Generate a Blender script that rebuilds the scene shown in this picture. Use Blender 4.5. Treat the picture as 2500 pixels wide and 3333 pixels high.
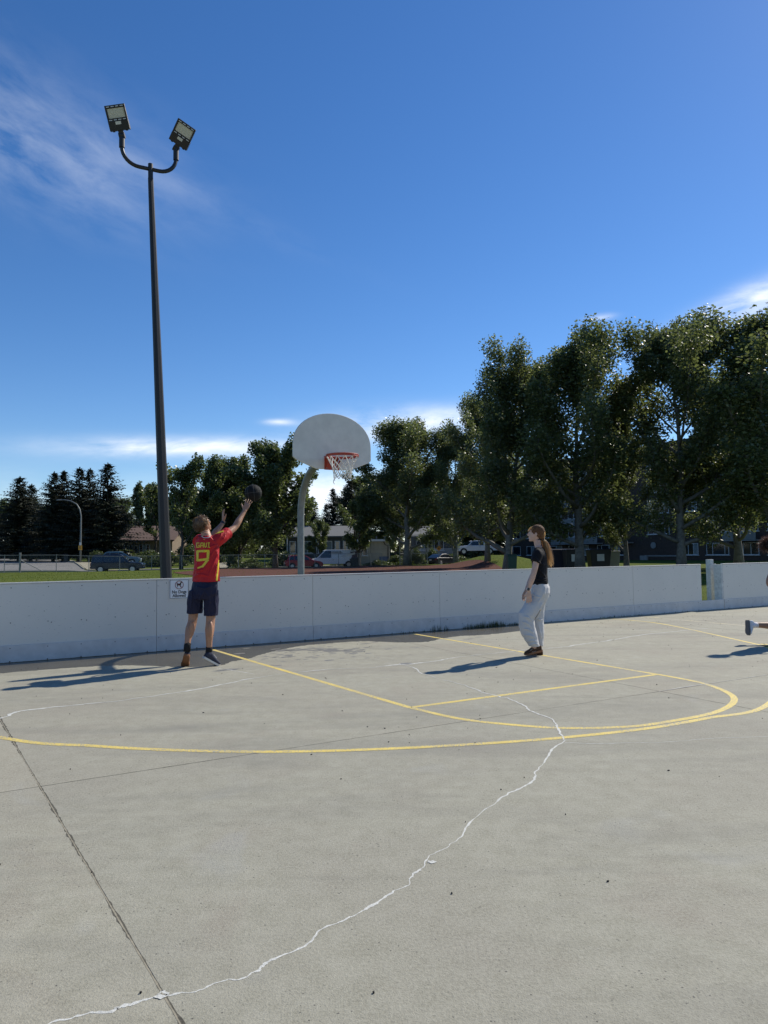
import bpy, bmesh, math, random
import numpy as np
from mathutils import Vector, Matrix
from mathutils.bvhtree import BVHTree
for _o in list(bpy.data.objects): bpy.data.objects.remove(_o)
SC = bpy.context.scene
COL = SC.collection
R = math.radians

# ------------------------------------------------------------------ camera
F_PX, CAM_H, ROLL = 2310.0, 1.40, R(0.62)
PITCH = math.atan((1797.0 - 1666.5) / F_PX)
FW = Vector((0, math.cos(PITCH), math.sin(PITCH))); _r0 = Vector((1, 0, 0)); _u0 = _r0.cross(FW)
RT = math.cos(ROLL) * _r0 - math.sin(ROLL) * _u0
UP = math.sin(ROLL) * _r0 + math.cos(ROLL) * _u0
CAM = Vector((0, 0, CAM_H))
cd = bpy.data.cameras.new('camera'); cam = bpy.data.objects.new('camera', cd); COL.objects.link(cam)
cd.sensor_fit = 'VERTICAL'; cd.sensor_height = 36.0; cd.lens = F_PX / 3333.0 * 36.0
cd.clip_start = 0.05; cd.clip_end = 6000
_m = Matrix.Identity(4)
for i in range(3): _m[i][0] = RT[i]; _m[i][1] = UP[i]; _m[i][2] = -FW[i]; _m[i][3] = CAM[i]
cam.matrix_world = _m
SC.camera = cam
def ray(x, y): return (x - 1250) / F_PX * RT - (y - 1666.5) / F_PX * UP + FW
def at(x, y, Y):            # survey helper: the point seen at photo pixel x,y that lies at depth Y
    d = ray(x, y); return CAM + d * (Y / d.y)
def gnd(x, y, z=0.0):
    d = ray(x, y); return CAM + d * ((z - CAM_H) / d.z)

# ------------------------------------------------------------------ sky, sun, exposure
SUN_AZ, SUN_EL = R(40.0), R(40.5)        # azimuth from +X towards +Y
sun_dir = Vector((math.cos(SUN_EL) * math.cos(SUN_AZ), math.cos(SUN_EL) * math.sin(SUN_AZ), math.sin(SUN_EL)))
W = bpy.data.worlds.new('World'); SC.world = W; W.use_nodes = True
nt = W.node_tree; nt.nodes.clear()
class NG:
    def __init__(s, t): s.t = t
    def n(s, typ, **k):
        x = s.t.nodes.new(typ)
        for a, b in k.items(): setattr(x, a, b)
        return x
    def l(s, a, b): s.t.links.new(a, b)
    def m(s, op, a, b=None, c=None, clamp=False):
        x = s.n('ShaderNodeMath', operation=op); x.use_clamp = clamp
        for i, v in enumerate((a, b, c)):
            if v is None: continue
            if isinstance(v, (int, float)): x.inputs[i].default_value = v
            else: s.l(v, x.inputs[i])
        return x.outputs[0]
    def noise(s, vec, scale, detail=3, rough=0.55, dist=0.0):
        x = s.n('ShaderNodeTexNoise'); x.inputs['Scale'].default_value = scale; x.inputs['Detail'].default_value = detail
        x.inputs['Roughness'].default_value = rough; x.inputs['Distortion'].default_value = dist
        if vec is not None: s.l(vec, x.inputs['Vector'])
        return x.outputs['Fac']
    def ramp(s, fac, a, b, ca=(0, 0, 0, 1), cb=(1, 1, 1, 1)):
        x = s.n('ShaderNodeValToRGB'); x.color_ramp.elements[0].position = a; x.color_ramp.elements[1].position = b
        x.color_ramp.elements[0].color = ca; x.color_ramp.elements[1].color = cb; s.l(fac, x.inputs[0]); return x.outputs[0]
    def mix(s, fac, a, b, blend='MIX'):
        x = s.n('ShaderNodeMix', data_type='RGBA', blend_type=blend); x.clamp_factor = True
        for i, v in ((0, fac), (6, a), (7, b)):
            if isinstance(v, (int, float)): x.inputs[i].default_value = v
            elif isinstance(v, tuple): x.inputs[i].default_value = v if len(v) == 4 else v + (1,)
            else: s.l(v, x.inputs[i])
        return x.outputs[2]
g = NG(nt)
sky = g.n('ShaderNodeTexSky', sky_type='NISHITA'); sky.sun_disc = False
sky.sun_elevation = SUN_EL; sky.sun_rotation = math.pi / 2 - SUN_AZ
sky.altitude = 1050; sky.air_density = 1.0; sky.dust_density = 0.20; sky.ozone_density = 3.0
tc = g.n('ShaderNodeTexCoord'); sp = g.n('ShaderNodeSeparateXYZ'); g.l(tc.outputs['Generated'], sp.inputs[0])
az = g.m('ARCTAN2', sp.outputs[0], sp.outputs[1]); el = g.m('ARCSINE', sp.outputs[2])
cb = g.n('ShaderNodeCombineXYZ'); g.l(az, cb.inputs[0]); g.l(g.m('MULTIPLY', el, 3.2), cb.inputs[1])
lowvec = cb.outputs[0]
den = g.m('ADD', g.m('MAXIMUM', sp.outputs[2], 0.0), 0.12)
cb2 = g.n('ShaderNodeCombineXYZ')
px_, py_ = g.m('DIVIDE', sp.outputs[0], den), g.m('DIVIDE', sp.outputs[1], den)
g.l(g.m('ADD', g.m('MULTIPLY', px_, 1.0), g.m('MULTIPLY', py_, 0.55)), cb2.inputs[0]); g.l(g.m('MULTIPLY', g.m('SUBTRACT', py_, g.m('MULTIPLY', px_, 0.55)), 0.42), cb2.inputs[1])
hivec = cb2.outputs[0]
cb3 = g.n('ShaderNodeCombineXYZ'); g.l(g.m('MULTIPLY', g.m('SUBTRACT', az, g.m('MULTIPLY', el, 0.30)), 6.5), cb3.inputs[0]); g.l(g.m('MULTIPLY', g.m('ADD', el, g.m('MULTIPLY', az, 0.30)), 17.0), cb3.inputs[1]); civec = cb3.outputs[0]
n_low = g.noise(lowvec, 9.0, 6, 0.6, 0.4); n_hi = g.m('ADD', g.m('MULTIPLY', g.noise(civec, 0.55, 4, 0.55, 0.25), 0.55), g.m('MULTIPLY', g.noise(civec, 2.2, 6, 0.62, 0.3), 0.45)); n_big = g.noise(hivec, 0.8, 2)
def blob(a, e, w, h, slope=0.0):
    dx = g.m('DIVIDE', g.m('SUBTRACT', az, a), w)
    dy = g.m('DIVIDE', g.m('SUBTRACT', g.m('SUBTRACT', el, e), g.m('MULTIPLY', g.m('SUBTRACT', az, a), slope)), h)
    return g.m('EXPONENT', g.m('MULTIPLY', g.m('ADD', g.m('MULTIPLY', dx, dx), g.m('MULTIPLY', dy, dy)), -1.0))
def add(*a):
    o = a[0]
    for b in a[1:]: o = g.m('ADD', o, b)
    return o
# thin high cirrus everywhere, thicker where the photo's wisps hang
cir = g.m('MULTIPLY', g.m('SUBTRACT', n_hi, 0.40, clamp=True), g.m('ADD', g.m('MULTIPLY', g.m('SUBTRACT', n_big, 0.62, clamp=True), 0.6), add(
    g.m('MULTIPLY', blob(-0.48, 0.495, 0.17, 0.062, -0.16), 1.9), g.m('MULTIPLY', blob(-0.22, 0.45, 0.16, 0.014, -0.35), 0.30))))
cir = g.m('MULTIPLY', cir, 0.66)
# low white bands
bands = add(blob(-0.26, 0.145, 0.15, 0.012, 0.03), blob(0.05, 0.178, 0.11, 0.020, 0.02), blob(0.50, 0.305, 0.085, 0.018, 0.28),
            g.m('MULTIPLY', blob(-0.075, 0.075, 0.13, 0.030), 1.15), g.m('MULTIPLY', blob(-0.145, 0.182, 0.02, 0.004), 0.7), g.m('MULTIPLY', blob(0.306, 0.307, 0.016, 0.004), 0.5))
hor = g.m('MULTIPLY', g.m('EXPONENT', g.m('MULTIPLY', g.m('MULTIPLY', g.m('DIVIDE', el, 0.062), g.m('DIVIDE', el, 0.062)), -1.0)), g.m('MULTIPLY', g.m('SUBTRACT', n_low, 0.36, clamp=True), 3.2))
band = g.m('MULTIPLY', bands, g.m('ADD', 0.18, g.m('MULTIPLY', g.m('SUBTRACT', n_low, 0.28, clamp=True), 3.2)))
cloud = g.m('ADD', add(cir, band, hor), 0.0, clamp=True)
cloud = g.m('MULTIPLY', cloud, g.m('GREATER_THAN', sp.outputs[2], -0.02))
skyc = g.n('ShaderNodeHueSaturation'); skyc.inputs['Saturation'].default_value = 1.25; skyc.inputs['Value'].default_value = 1.12; skyc.inputs['Hue'].default_value = 0.506; g.l(sky.outputs[0], skyc.inputs['Color'])
cw = g.mix(g.m('MULTIPLY', cloud, 0.92), skyc.outputs[0], (8.8, 9.3, 10.0))
bg = g.n('ShaderNodeBackground'); g.l(cw, bg.inputs[0]); bg.inputs[1].default_value = 0.115
wo = g.n('ShaderNodeOutputWorld'); g.l(bg.outputs[0], wo.inputs[0])
sl = bpy.data.lights.new('sun', 'SUN'); sl.energy = 5.0; sl.angle = R(0.53); sl.color = (1.0, 0.94, 0.83)
so = bpy.data.objects.new('sun', sl); COL.objects.link(so); so.location = (40, 34, 44)
so.rotation_euler = sun_dir.to_track_quat('Z', 'Y').to_euler()
vs = SC.view_settings; vs.view_transform = 'Standard'; vs.look = 'None'; vs.exposure = 0.08; vs.gamma = 1.0
SC.render.engine = 'CYCLES'
cy = SC.cycles; cy.use_denoising = True; cy.max_bounces = 6; cy.sample_clamp_direct = 1.5; cy.sample_clamp_indirect = 3.0; cy.transparent_max_bounces = 12; cy.caustics_reflective = False; cy.caustics_refractive = False

# ------------------------------------------------------------------ helpers
def tag(o, label=None, cat=None, group=None, kind=None):
    if label: o['label'] = label
    if cat: o['category'] = cat
    if group: o['group'] = group
    if kind: o['kind'] = kind
    return o
def empty(name, loc=(0, 0, 0), label=None, cat=None, group=None, rz=0.0):
    o = bpy.data.objects.new(name, None); o.empty_display_size = 0.2; COL.objects.link(o)
    o.location = loc; o.rotation_euler = (0, 0, rz); return tag(o, label, cat, group)
def copy_tree(o, parent=None):
    c = o.copy(); COL.objects.link(c); c.parent = parent
    for ch in list(o.children): copy_tree(ch, c)
    return c
def top_loc(p):
    while p is not None and p.parent is not None: p = p.parent
    return Vector(p.location) if p is not None else Vector((0, 0, 0))
def link(name, me, mat=None, parent=None, smooth=False, local=False):
    o = bpy.data.objects.new(name, me); COL.objects.link(o)
    if mat is not None:
        for mm in (mat if isinstance(mat, (list, tuple)) else [mat]): me.materials.append(mm)
    if smooth: me.polygons.foreach_set('use_smooth', [True] * len(me.polygons))
    if parent is not None:
        if not local: me.transform(Matrix.Translation(-top_loc(parent)))
        o.parent = parent
    return o
def fast_mesh(name, V, Q, nper=4):
    V = np.asarray(V, dtype=np.float32); Q = np.asarray(Q, dtype=np.int32)
    me = bpy.data.meshes.new(name); me.vertices.add(len(V)); me.vertices.foreach_set('co', V.ravel())
    me.loops.add(Q.size); me.loops.foreach_set('vertex_index', Q.ravel())
    me.polygons.add(len(Q)); me.polygons.foreach_set('loop_start', np.arange(0, Q.size, nper, dtype=np.int32))
    me.update(calc_edges=True); return me
class MB:
    def __init__(s): s.v = []; s.f = []; s.mi = []; s.cur = 0
    def _add(s, vs, fs):
        b = len(s.v); s.v += [tuple(x) for x in vs]
        for f in fs: s.f.append(tuple(b + i for i in f)); s.mi.append(s.cur)
        return s
    def box(s, c, size, M=None, taper=1.0):
        hx, hy, hz = size[0] / 2, size[1] / 2, size[2] / 2
        P = [Vector((x * hx * (taper if z > 0 else 1), y * hy * (taper if z > 0 else 1), z * hz)) for z in (-1, 1) for x, y in ((-1, -1), (1, -1), (1, 1), (-1, 1))]
        if M is not None: P = [M @ p for p in P]
        c = Vector(c); return s._add([c + p for p in P], [(3, 2, 1, 0), (4, 5, 6, 7), (0, 1, 5, 4), (1, 2, 6, 5), (2, 3, 7, 6), (3, 0, 4, 7)])
    def tube(s, path, rad, n=8, cap=True, flat=None):
        path = [Vector(p) for p in path]; k = len(path)
        if isinstance(rad, (int, float)): rad = [rad] * k
        vs, fs = [], []; ref = None
        for i, p in enumerate(path):
            t = (path[min(i + 1, k - 1)] - path[max(i - 1, 0)]).normalized()
            if ref is None:
                ref = Vector((0, 0, 1)) if abs(t.z) < 0.9 else Vector((1, 0, 0))
                a = t.cross(ref).normalized()
            else: a = (a - t * a.dot(t)).normalized()
            b = t.cross(a)
            for j in range(n):
                an = 2 * math.pi * (j + 0.5) / n; vs.append(p + rad[i] * (math.cos(an) * a + math.sin(an) * b))
        for i in range(k - 1):
            for j in range(n): fs.append((i * n + j, i * n + (j + 1) % n, (i + 1) * n + (j + 1) % n, (i + 1) * n + j))
        if cap: fs.append(tuple(range(n))[::-1]); fs.append(tuple((k - 1) * n + j for j in range(n)))
        return s._add(vs, fs)
    def loft(s, rings, n=18):
        # ring: (centre, axis_a (half-width vector), axis_b (half-depth vector) [, squareness])
        vs, fs = [], []; k = len(rings)
        for rg in rings:
            c, a, b = Vector(rg[0]), Vector(rg[1]), Vector(rg[2]); e = rg[3] if len(rg) > 3 else 1.0
            for j in range(n):
                an = 2 * math.pi * j / n; ca, sa = math.cos(an), math.sin(an)
                ca = math.copysign(abs(ca) ** e, ca); sa = math.copysign(abs(sa) ** e, sa)
                vs.append(c + ca * a + sa * b)
        for i in range(k - 1):
            for j in range(n): fs.append((i * n + j, i * n + (j + 1) % n, (i + 1) * n + (j + 1) % n, (i + 1) * n + j))
        fs.append(tuple(range(n))[::-1]); fs.append(tuple((k - 1) * n + j for j in range(n)))
        return s._add(vs, fs)
    def ball(s, c, ax, ay, az_, n=16, m=10):
        c, ax, ay, az_ = Vector(c), Vector(ax), Vector(ay), Vector(az_); vs = [c - az_]; fs = []
        for i in range(1, m):
            ph = -math.pi / 2 + math.pi * i / m
            for j in range(n):
                th = 2 * math.pi * j / n; vs.append(c + math.cos(ph) * (math.cos(th) * ax + math.sin(th) * ay) + math.sin(ph) * az_)
        vs.append(c + az_)
        for j in range(n): fs.append((0, 1 + (j + 1) % n, 1 + j))
        for i in range(m - 2):
            for j in range(n): fs.append((1 + i * n + j, 1 + i * n + (j + 1) % n, 1 + (i + 1) * n + (j + 1) % n, 1 + (i + 1) * n + j))
        L = len(vs) - 1; b = 1 + (m - 2) * n
        for j in range(n): fs.append((b + j, b + (j + 1) % n, L))
        return s._add(vs, fs)
    def prism(s, poly, ext):
        # poly: list of 3D points, ext: extrusion vector
        k = len(poly); P = [Vector(p) for p in poly]; e = Vector(ext)
        return s._add(P + [p + e for p in P], [tuple(range(k))[::-1], tuple(range(k, 2 * k))] + [(i, (i + 1) % k, k + (i + 1) % k, k + i) for i in range(k)])
    def face(s, pts): return s._add([Vector(p) for p in pts], [tuple(range(len(pts)))])
    def mesh(s, name='m'):
        me = bpy.data.meshes.new(name); me.from_pydata(s.v, [], s.f)
        if any(s.mi): me.polygons.foreach_set('material_index', s.mi)
        bm = bmesh.new(); bm.from_mesh(me); bmesh.ops.recalc_face_normals(bm, faces=bm.faces); bm.to_mesh(me); bm.free()
        me.update(); return me
    def build(s, name, mat, parent=None, smooth=False, bevel=0.0, local=False, auto=None, seg=2):
        o = link(name, s.mesh(name), mat, parent, smooth, local)
        if bevel:
            b = o.modifiers.new('bevel', 'BEVEL'); b.width = bevel; b.segments = seg; b.limit_method = 'ANGLE'; b.angle_limit = R(35)
        return o
def spline(pts, n=8):
    P = [Vector(p) for p in pts]; out = []
    for i in range(len(P) - 1):
        p0, p1, p2, p3 = P[max(i - 1, 0)], P[i], P[i + 1], P[min(i + 2, len(P) - 1)]
        for j in range(n):
            t = j / n
            out.append(0.5 * ((2 * p1) + (p2 - p0) * t + (2 * p0 - 5 * p1 + 4 * p2 - p3) * t * t + (3 * p1 - p0 - 3 * p2 + p3) * t ** 3))
    out.append(P[-1]); return out
def text_mesh(body, size, bold=0.0):
    cu = bpy.data.curves.new('txt', 'FONT'); cu.body = body; cu.size = size; cu.align_x = 'CENTER'; cu.offset = bold; cu.resolution_u = 4
    o = bpy.data.objects.new('txt', cu); COL.objects.link(o)
    dg = bpy.context.evaluated_depsgraph_get(); me = bpy.data.meshes.new_from_object(o.evaluated_get(dg))
    bpy.data.objects.remove(o); return me

# ------------------------------------------------------------------ materials
def base_mat(name):
    m = bpy.data.materials.new(name); m.use_nodes = True; t = m.node_tree; t.nodes.clear()
    g = NG(t); b = g.n('ShaderNodeBsdfPrincipled'); o = g.n('ShaderNodeOutputMaterial'); g.l(b.outputs[0], o.inputs[0]); return m, g, b, o
def mat(name, col, rough=0.6, metal=0.0, var=0.12, scale=6.0, bump=0.0, bscale=40.0, spec=0.5, coat=0.0, coords='Object'):
    m, g, b, o = base_mat(name)
    tcn = g.n('ShaderNodeTexCoord'); v = tcn.outputs[coords]
    f = g.noise(v, scale, 4, 0.6)
    lo = tuple(c * (1 - var) for c in col); hi = tuple(min(1, c * (1 + var)) for c in col)
    g.l(g.mix(g.ramp(f, 0.3, 0.7), lo, hi), b.inputs['Base Color'])
    b.inputs['Roughness'].default_value = rough; b.inputs['Metallic'].default_value = metal; b.inputs['Specular IOR Level'].default_value = spec
    if coat: b.inputs['Coat Weight'].default_value = coat; b.inputs['Coat Roughness'].default_value = 0.08
    if bump:
        bn = g.n('ShaderNodeBump'); bn.inputs['Strength'].default_value = bump; bn.inputs['Distance'].default_value = 0.02
        g.l(g.noise(v, bscale, 4, 0.6), bn.inputs['Height']); g.l(bn.outputs[0], b.inputs['Normal'])
    return m
def leaf_mat(name, c1, c2, tr, trw=0.35, rough=0.42, spec=0.5):
    m, g, b, o = base_mat(name)
    ge = g.n('ShaderNodeNewGeometry')
    col = g.mix(ge.outputs['Random Per Island'], c1, c2)
    g.l(col, b.inputs['Base Color']); b.inputs['Roughness'].default_value = rough; b.inputs['Specular IOR Level'].default_value = spec
    t = g.n('ShaderNodeBsdfTranslucent'); t.inputs[0].default_value = tr + (1,)
    mx = g.n('ShaderNodeMixShader'); mx.inputs[0].default_value = trw; g.l(b.outputs[0], mx.inputs[1]); g.l(t.outputs[0], mx.inputs[2]); g.l(mx.outputs[0], o.inputs[0])
    return m
# ------------------------------------------------------------------ surfaces
def concrete(name, tint=(1, 1, 1), k=1.0):
    m, g, b, o = base_mat(name); ge = g.n('ShaderNodeNewGeometry'); v = ge.outputs['Position']
    big = g.noise(v, 0.55, 3, 0.55); mid = g.noise(v, 7.5, 6, 0.72, 0.1); fine = g.noise(v, 75.0, 4, 0.75); grain = g.noise(v, 150.0, 2, 0.7)
    c0 = tuple(k * c * t for c, t in zip((0.272, 0.256, 0.190), tint)); c1 = tuple(k * c * t for c, t in zip((0.362, 0.342, 0.266), tint))
    col = g.mix(g.ramp(mid, 0.34, 0.66), c0, c1)
    col = g.mix(g.m('MULTIPLY', g.ramp(big, 0.46, 0.70), 0.55), col, (0.245, 0.218, 0.175))
    rust = g.noise(v, 1.1, 4, 0.6, 0.8)
    col = g.mix(g.m('MULTIPLY', g.ramp(rust, 0.56, 0.74), 0.50), col, (0.27, 0.225, 0.175))
    bl = g.noise(v, 0.9, 3, 0.6, 1.2)
    col = g.mix(g.m('MULTIPLY', g.ramp(bl, 0.62, 0.74), 0.30), col, (0.35, 0.355, 0.345))
    col = g.mix(g.m('MULTIPLY', g.ramp(fine, 0.38, 0.66), 0.60), col, tuple(c * 1.30 for c in c1))
    col = g.mix(g.m('MULTIPLY', g.ramp(grain, 0.62, 0.70), 0.70), col, (0.09, 0.087, 0.08))
    vo = g.n('ShaderNodeTexVoronoi'); vo.inputs['Scale'].default_value = 34.0; g.l(v, vo.inputs['Vector'])
    col = g.mix(g.m('MULTIPLY', g.m('LESS_THAN', vo.outputs['Distance'], 0.12), g.m('MULTIPLY', g.ramp(g.noise(v, 6.0, 2), 0.45, 0.6), 0.8)), col, (0.07, 0.066, 0.06))
    oi = g.n('ShaderNodeObjectInfo'); col = g.mix(1.0, col, g.ramp(oi.outputs['Random'], 0.0, 1.0, (0.91, 0.92, 0.93, 1), (1.05, 1.04, 1.02, 1)), 'MULTIPLY')
    sk = g.n('ShaderNodeMapping'); sk.inputs['Rotation'].default_value = (0, 0, 0.7); sk.inputs['Scale'].default_value = (0.35, 1.6, 1.0); g.l(v, sk.inputs[0])
    col = g.mix(g.m('MULTIPLY', g.ramp(g.noise(sk.outputs[0], 1.0, 5, 0.65, 0.5), 0.48, 0.72), 0.52), col, (0.185, 0.178, 0.150))
    g.l(col, b.inputs['Base Color']); b.inputs['Roughness'].default_value = 0.85; b.inputs['Specular IOR Level'].default_value = 0.3
    bn = g.n('ShaderNodeBump'); bn.inputs['Strength'].default_value = 0.55; bn.inputs['Distance'].default_value = 0.004
    g.l(g.m('ADD', fine, g.m('MULTIPLY', grain, 0.7)), bn.inputs['Height']); g.l(bn.outputs[0], b.inputs['Normal'])
    return m
M = {}
M['concrete'] = concrete('concrete')
M['concrete_walk'] = concrete('concrete_walk', (1.02, 1.0, 0.96), 0.92)
def paint_mat(name, col, wear=0.60):
    m, g, b, o = base_mat(name); ge = g.n('ShaderNodeNewGeometry'); v = ge.outputs['Position']
    w1 = g.noise(v, 60.0, 4, 0.75); w2 = g.noise(v, 2.2, 3, 0.6)
    f = g.ramp(g.m('ADD', w1, g.m('MULTIPLY', w2, 0.35)), wear + 0.12, wear + 0.20)
    c = g.mix(g.ramp(g.noise(v, 9.0, 4), 0.3, 0.7), tuple(x * 0.86 for x in col), tuple(min(1, x * 1.08) for x in col))
    g.l(g.mix(f, c, (0.30, 0.29, 0.25)), b.inputs['Base Color']); b.inputs['Roughness'].default_value = 0.6
    return m
M['yellow'] = paint_mat('yellow_line_paint', (0.74, 0.56, 0.125), 0.57)
M['pale_yellow'] = paint_mat('faded_line_paint', (0.62, 0.52, 0.26), 0.52)
M['filler'] = mat('crack_filler', (0.58, 0.575, 0.52), 0.85, var=0.18, scale=25, bump=0.3, bscale=120)
M['thin_crack'] = mat('thin_crack_dirt', (0.15, 0.14, 0.12), 0.95)
M['dirt'] = mat('joint_dirt', (0.055, 0.050, 0.040), 0.95, var=0.4, scale=30)
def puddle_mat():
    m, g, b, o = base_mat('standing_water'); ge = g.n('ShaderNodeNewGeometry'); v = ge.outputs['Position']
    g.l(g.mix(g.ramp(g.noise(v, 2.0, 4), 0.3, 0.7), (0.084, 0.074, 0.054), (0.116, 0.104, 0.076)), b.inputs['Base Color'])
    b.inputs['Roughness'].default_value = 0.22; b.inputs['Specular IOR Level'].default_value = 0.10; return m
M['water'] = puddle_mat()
M['damp'] = mat('damp_concrete', (0.17, 0.163, 0.145), 0.55, var=0.2, scale=12)
def grass_mat():
    m, g, b, o = base_mat('grass_turf'); ge = g.n('ShaderNodeNewGeometry'); v = ge.outputs['Position']
    c = g.mix(g.ramp(g.noise(v, 0.25, 3), 0.35, 0.65), (0.072, 0.105, 0.016), (0.112, 0.140, 0.026))
    c = g.mix(g.m('MULTIPLY', g.ramp(g.noise(v, 3.0, 4, 0.7), 0.35, 0.7), 0.6), c, (0.140, 0.145, 0.036))
    c = g.mix(g.m('MULTIPLY', g.ramp(g.noise(v, 22.0, 3, 0.7), 0.45, 0.62), 0.6), c, (0.045, 0.075, 0.015))
    g.l(c, b.inputs['Base Color']); b.inputs['Roughness'].default_value = 0.95; b.inputs['Specular IOR Level'].default_value = 0.05
    bn = g.n('ShaderNodeBump'); bn.inputs['Strength'].default_value = 0.9; bn.inputs['Distance'].default_value = 0.06
    g.l(g.noise(v, 14.0, 4, 0.75), bn.inputs['Height']); g.l(bn.outputs[0], b.inputs['Normal']); return m
M['grass'] = grass_mat()
M['clay'] = mat('red_shale', (0.118, 0.058, 0.045), 0.95, var=0.35, scale=9, bump=0.8, bscale=30, coords='Object', spec=0.05)
M['asphalt'] = mat('old_asphalt', (0.200, 0.195, 0.185), 0.9, var=0.2, scale=1.5, spec=0.1)
M['dark_asphalt'] = mat('patched_asphalt', (0.09, 0.09, 0.088), 0.9, var=0.2, scale=1.5)
def board_mat():
    m, g, b, o = base_mat('white_plastic_board'); ge = g.n('ShaderNodeNewGeometry'); v = ge.outputs['Position']
    mp = g.n('ShaderNodeMapping'); mp.inputs['Rotation'].default_value = (0, 0, -R(29.05)); g.l(v, mp.inputs[0]); w = mp.outputs[0]
    c = g.mix(g.ramp(g.noise(w, 1.4, 4, 0.6), 0.35, 0.7), (0.69, 0.66, 0.60), (0.655, 0.628, 0.572))
    st = g.n('ShaderNodeMapping'); st.inputs['Scale'].default_value = (2.0, 1.0, 9.0); g.l(w, st.inputs[0])
    sc = g.noise(st.outputs[0], 9.0, 2, 0.5)
    c = g.mix(g.m('MULTIPLY', g.ramp(sc, 0.70, 0.72), 0.7), c, (0.16, 0.16, 0.17))
    zz = g.n('ShaderNodeSeparateXYZ'); g.l(v, zz.inputs[0])
    low = g.ramp(zz.outputs[2], 0.0, 0.16, (1, 1, 1, 1), (0, 0, 0, 1))
    sp2 = g.noise(w, 40.0, 4, 0.7)
    c = g.mix(g.m('MULTIPLY', low, g.ramp(sp2, 0.42, 0.66)), c, (0.22, 0.20, 0.17))
    c = g.mix(g.m('MULTIPLY', g.ramp(g.noise(w, 26.0, 3, 0.6), 0.68, 0.74), 0.45), c, (0.35, 0.35, 0.36))
    g.l(c, b.inputs['Base Color']); b.inputs['Roughness'].default_value = 0.42; return m
M['board'] = board_mat()
M['kick'] = mat('kick_plate_plastic', (0.54, 0.54, 0.54), 0.4, var=0.10, scale=7)
M['dark'] = mat('dark_metal', (0.03, 0.03, 0.032), 0.5)
M['grey_wood'] = mat('painted_timber', (0.55, 0.56, 0.53), 0.75, var=0.2, scale=14, bump=0.2)

# ------------------------------------------------------------------ wall frame of reference: s along the boards, n outwards behind them
WA = math.atan(0.5555)
WD = Vector((math.cos(WA), math.sin(WA), 0)); WN = Vector((-math.sin(WA), math.cos(WA), 0)); W0 = Vector((-5.066, 9.369, 0))
def wp(s, n, z=0.0): return W0 + WD * s + WN * n + Vector((0, 0, z))
def sn(p): v = Vector((p[0], p[1], 0)) - W0; return v.dot(WD), v.dot(WN)
def s_col(x):                                   # s where photo column x meets the boards
    d = ray(x, 2000); k = (W0 - CAM).dot(WN) / Vector((d.x, d.y, 0)).dot(WN); return sn(CAM + d * k)[0]
def smooth01(x): x = max(0.0, min(1.0, x)); return x * x * (3 - 2 * x)
def hgt(X, Y):
    s, n = sn((X, Y)); h = -0.03
    h += -0.34 * smooth01((n - 56.5) / 3.0) * smooth01((s - 4) / 6.0) + (0.51 + 0.34 * smooth01((s - 4) / 6.0)) * smooth01((n - 72) / 16.0) + 0.55 * smooth01((n - 90) / 60.0)
    dx, dy = (X - 10.5) / 3.6, (Y - 66) / 9.0
    h += 1.05 * math.exp(-(dx * dx + dy * dy) ** 1.3)
    return h
def ground_sheet():
    def axis(lo, hi, step, far):
        a = list(np.arange(lo, hi + 0.01, step)); k = step; x = a[-1]
        while x < far: k *= 1.5; x += k; a.append(x)
        k = step; x = a[0]
        while x > -far: k *= 1.5; x -= k; a.insert(0, x)
        return a
    xs, ys = axis(-60, 60, 1.0, 3000), axis(6, 130, 1.0, 3000)
    V = [(x, y, hgt(x, y)) for y in ys for x in xs]; nx = len(xs)
    Q = [(j * nx + i, j * nx + i + 1, (j + 1) * nx + i + 1, (j + 1) * nx + i) for j in range(len(ys) - 1) for i in range(nx - 1)]
    me = fast_mesh('ground', V, Q); return me
gr = link('ground', ground_sheet(), M['grass'], smooth=True); tag(gr, kind='structure')
def drape(name, poly, m, dz, step=2.0):          # a thin sheet laid on the ground, cut from a fan grid
    bm = bmesh.new(); vs = [bm.verts.new((p[0], p[1], 0)) for p in poly]; bm.faces.new(vs)
    x0, x1 = min(p[0] for p in poly), max(p[0] for p in poly); y0, y1 = min(p[1] for p in poly), max(p[1] for p in poly)
    for a0, a1, nv in ((x0, x1, Vector((1, 0, 0))), (y0, y1, Vector((0, 1, 0)))):
        x = math.ceil(a0 / step) * step
        while x < a1:
            bmesh.ops.bisect_plane(bm, geom=bm.verts[:] + bm.edges[:] + bm.faces[:], plane_co=nv * x, plane_no=nv, dist=1e-4); x += step
    bmesh.ops.triangulate(bm, faces=bm.faces)
    for v in bm.verts: v.co.z = hgt(v.co.x, v.co.y) + dz
    bmesh.ops.recalc_face_normals(bm, faces=bm.faces)
    me = bpy.data.meshes.new(name); bm.to_mesh(me); bm.free()
    if me.polygons and me.polygons[0].normal.z < 0: me.flip_normals()
    o = link(name, me, m, smooth=True); tag(o, kind='structure'); return o
cl = [gnd(x, y) for x, y in ((562, 1863), (640, 1857), (760, 1850), (1000, 1842.5), (1250, 1840), (1400, 1841), (1560, 1846), (1640, 1854), (1640, 1872), (1300, 1880), (1000, 1889), (800, 1883), (690, 1876), (600, 1869))]
cl = spline([Vector((p.x, p.y, 0)) for p in cl] + [Vector((cl[0].x, cl[0].y, 0))], 4)[:-1]
drape('infield', cl, M['clay'], 0.03, 3.0)
def strip(s0, s1, n0, n1, k=14): return [wp(s0 + (s1 - s0) * i / k, n0) for i in range(k + 1)] + [wp(s1 + (s0 - s1) * i / k, n1) for i in range(k + 1)]
drape('street', strip(-90, 70, 60.0, 70.5), M['asphalt'], 0.045, 3.0)
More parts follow.
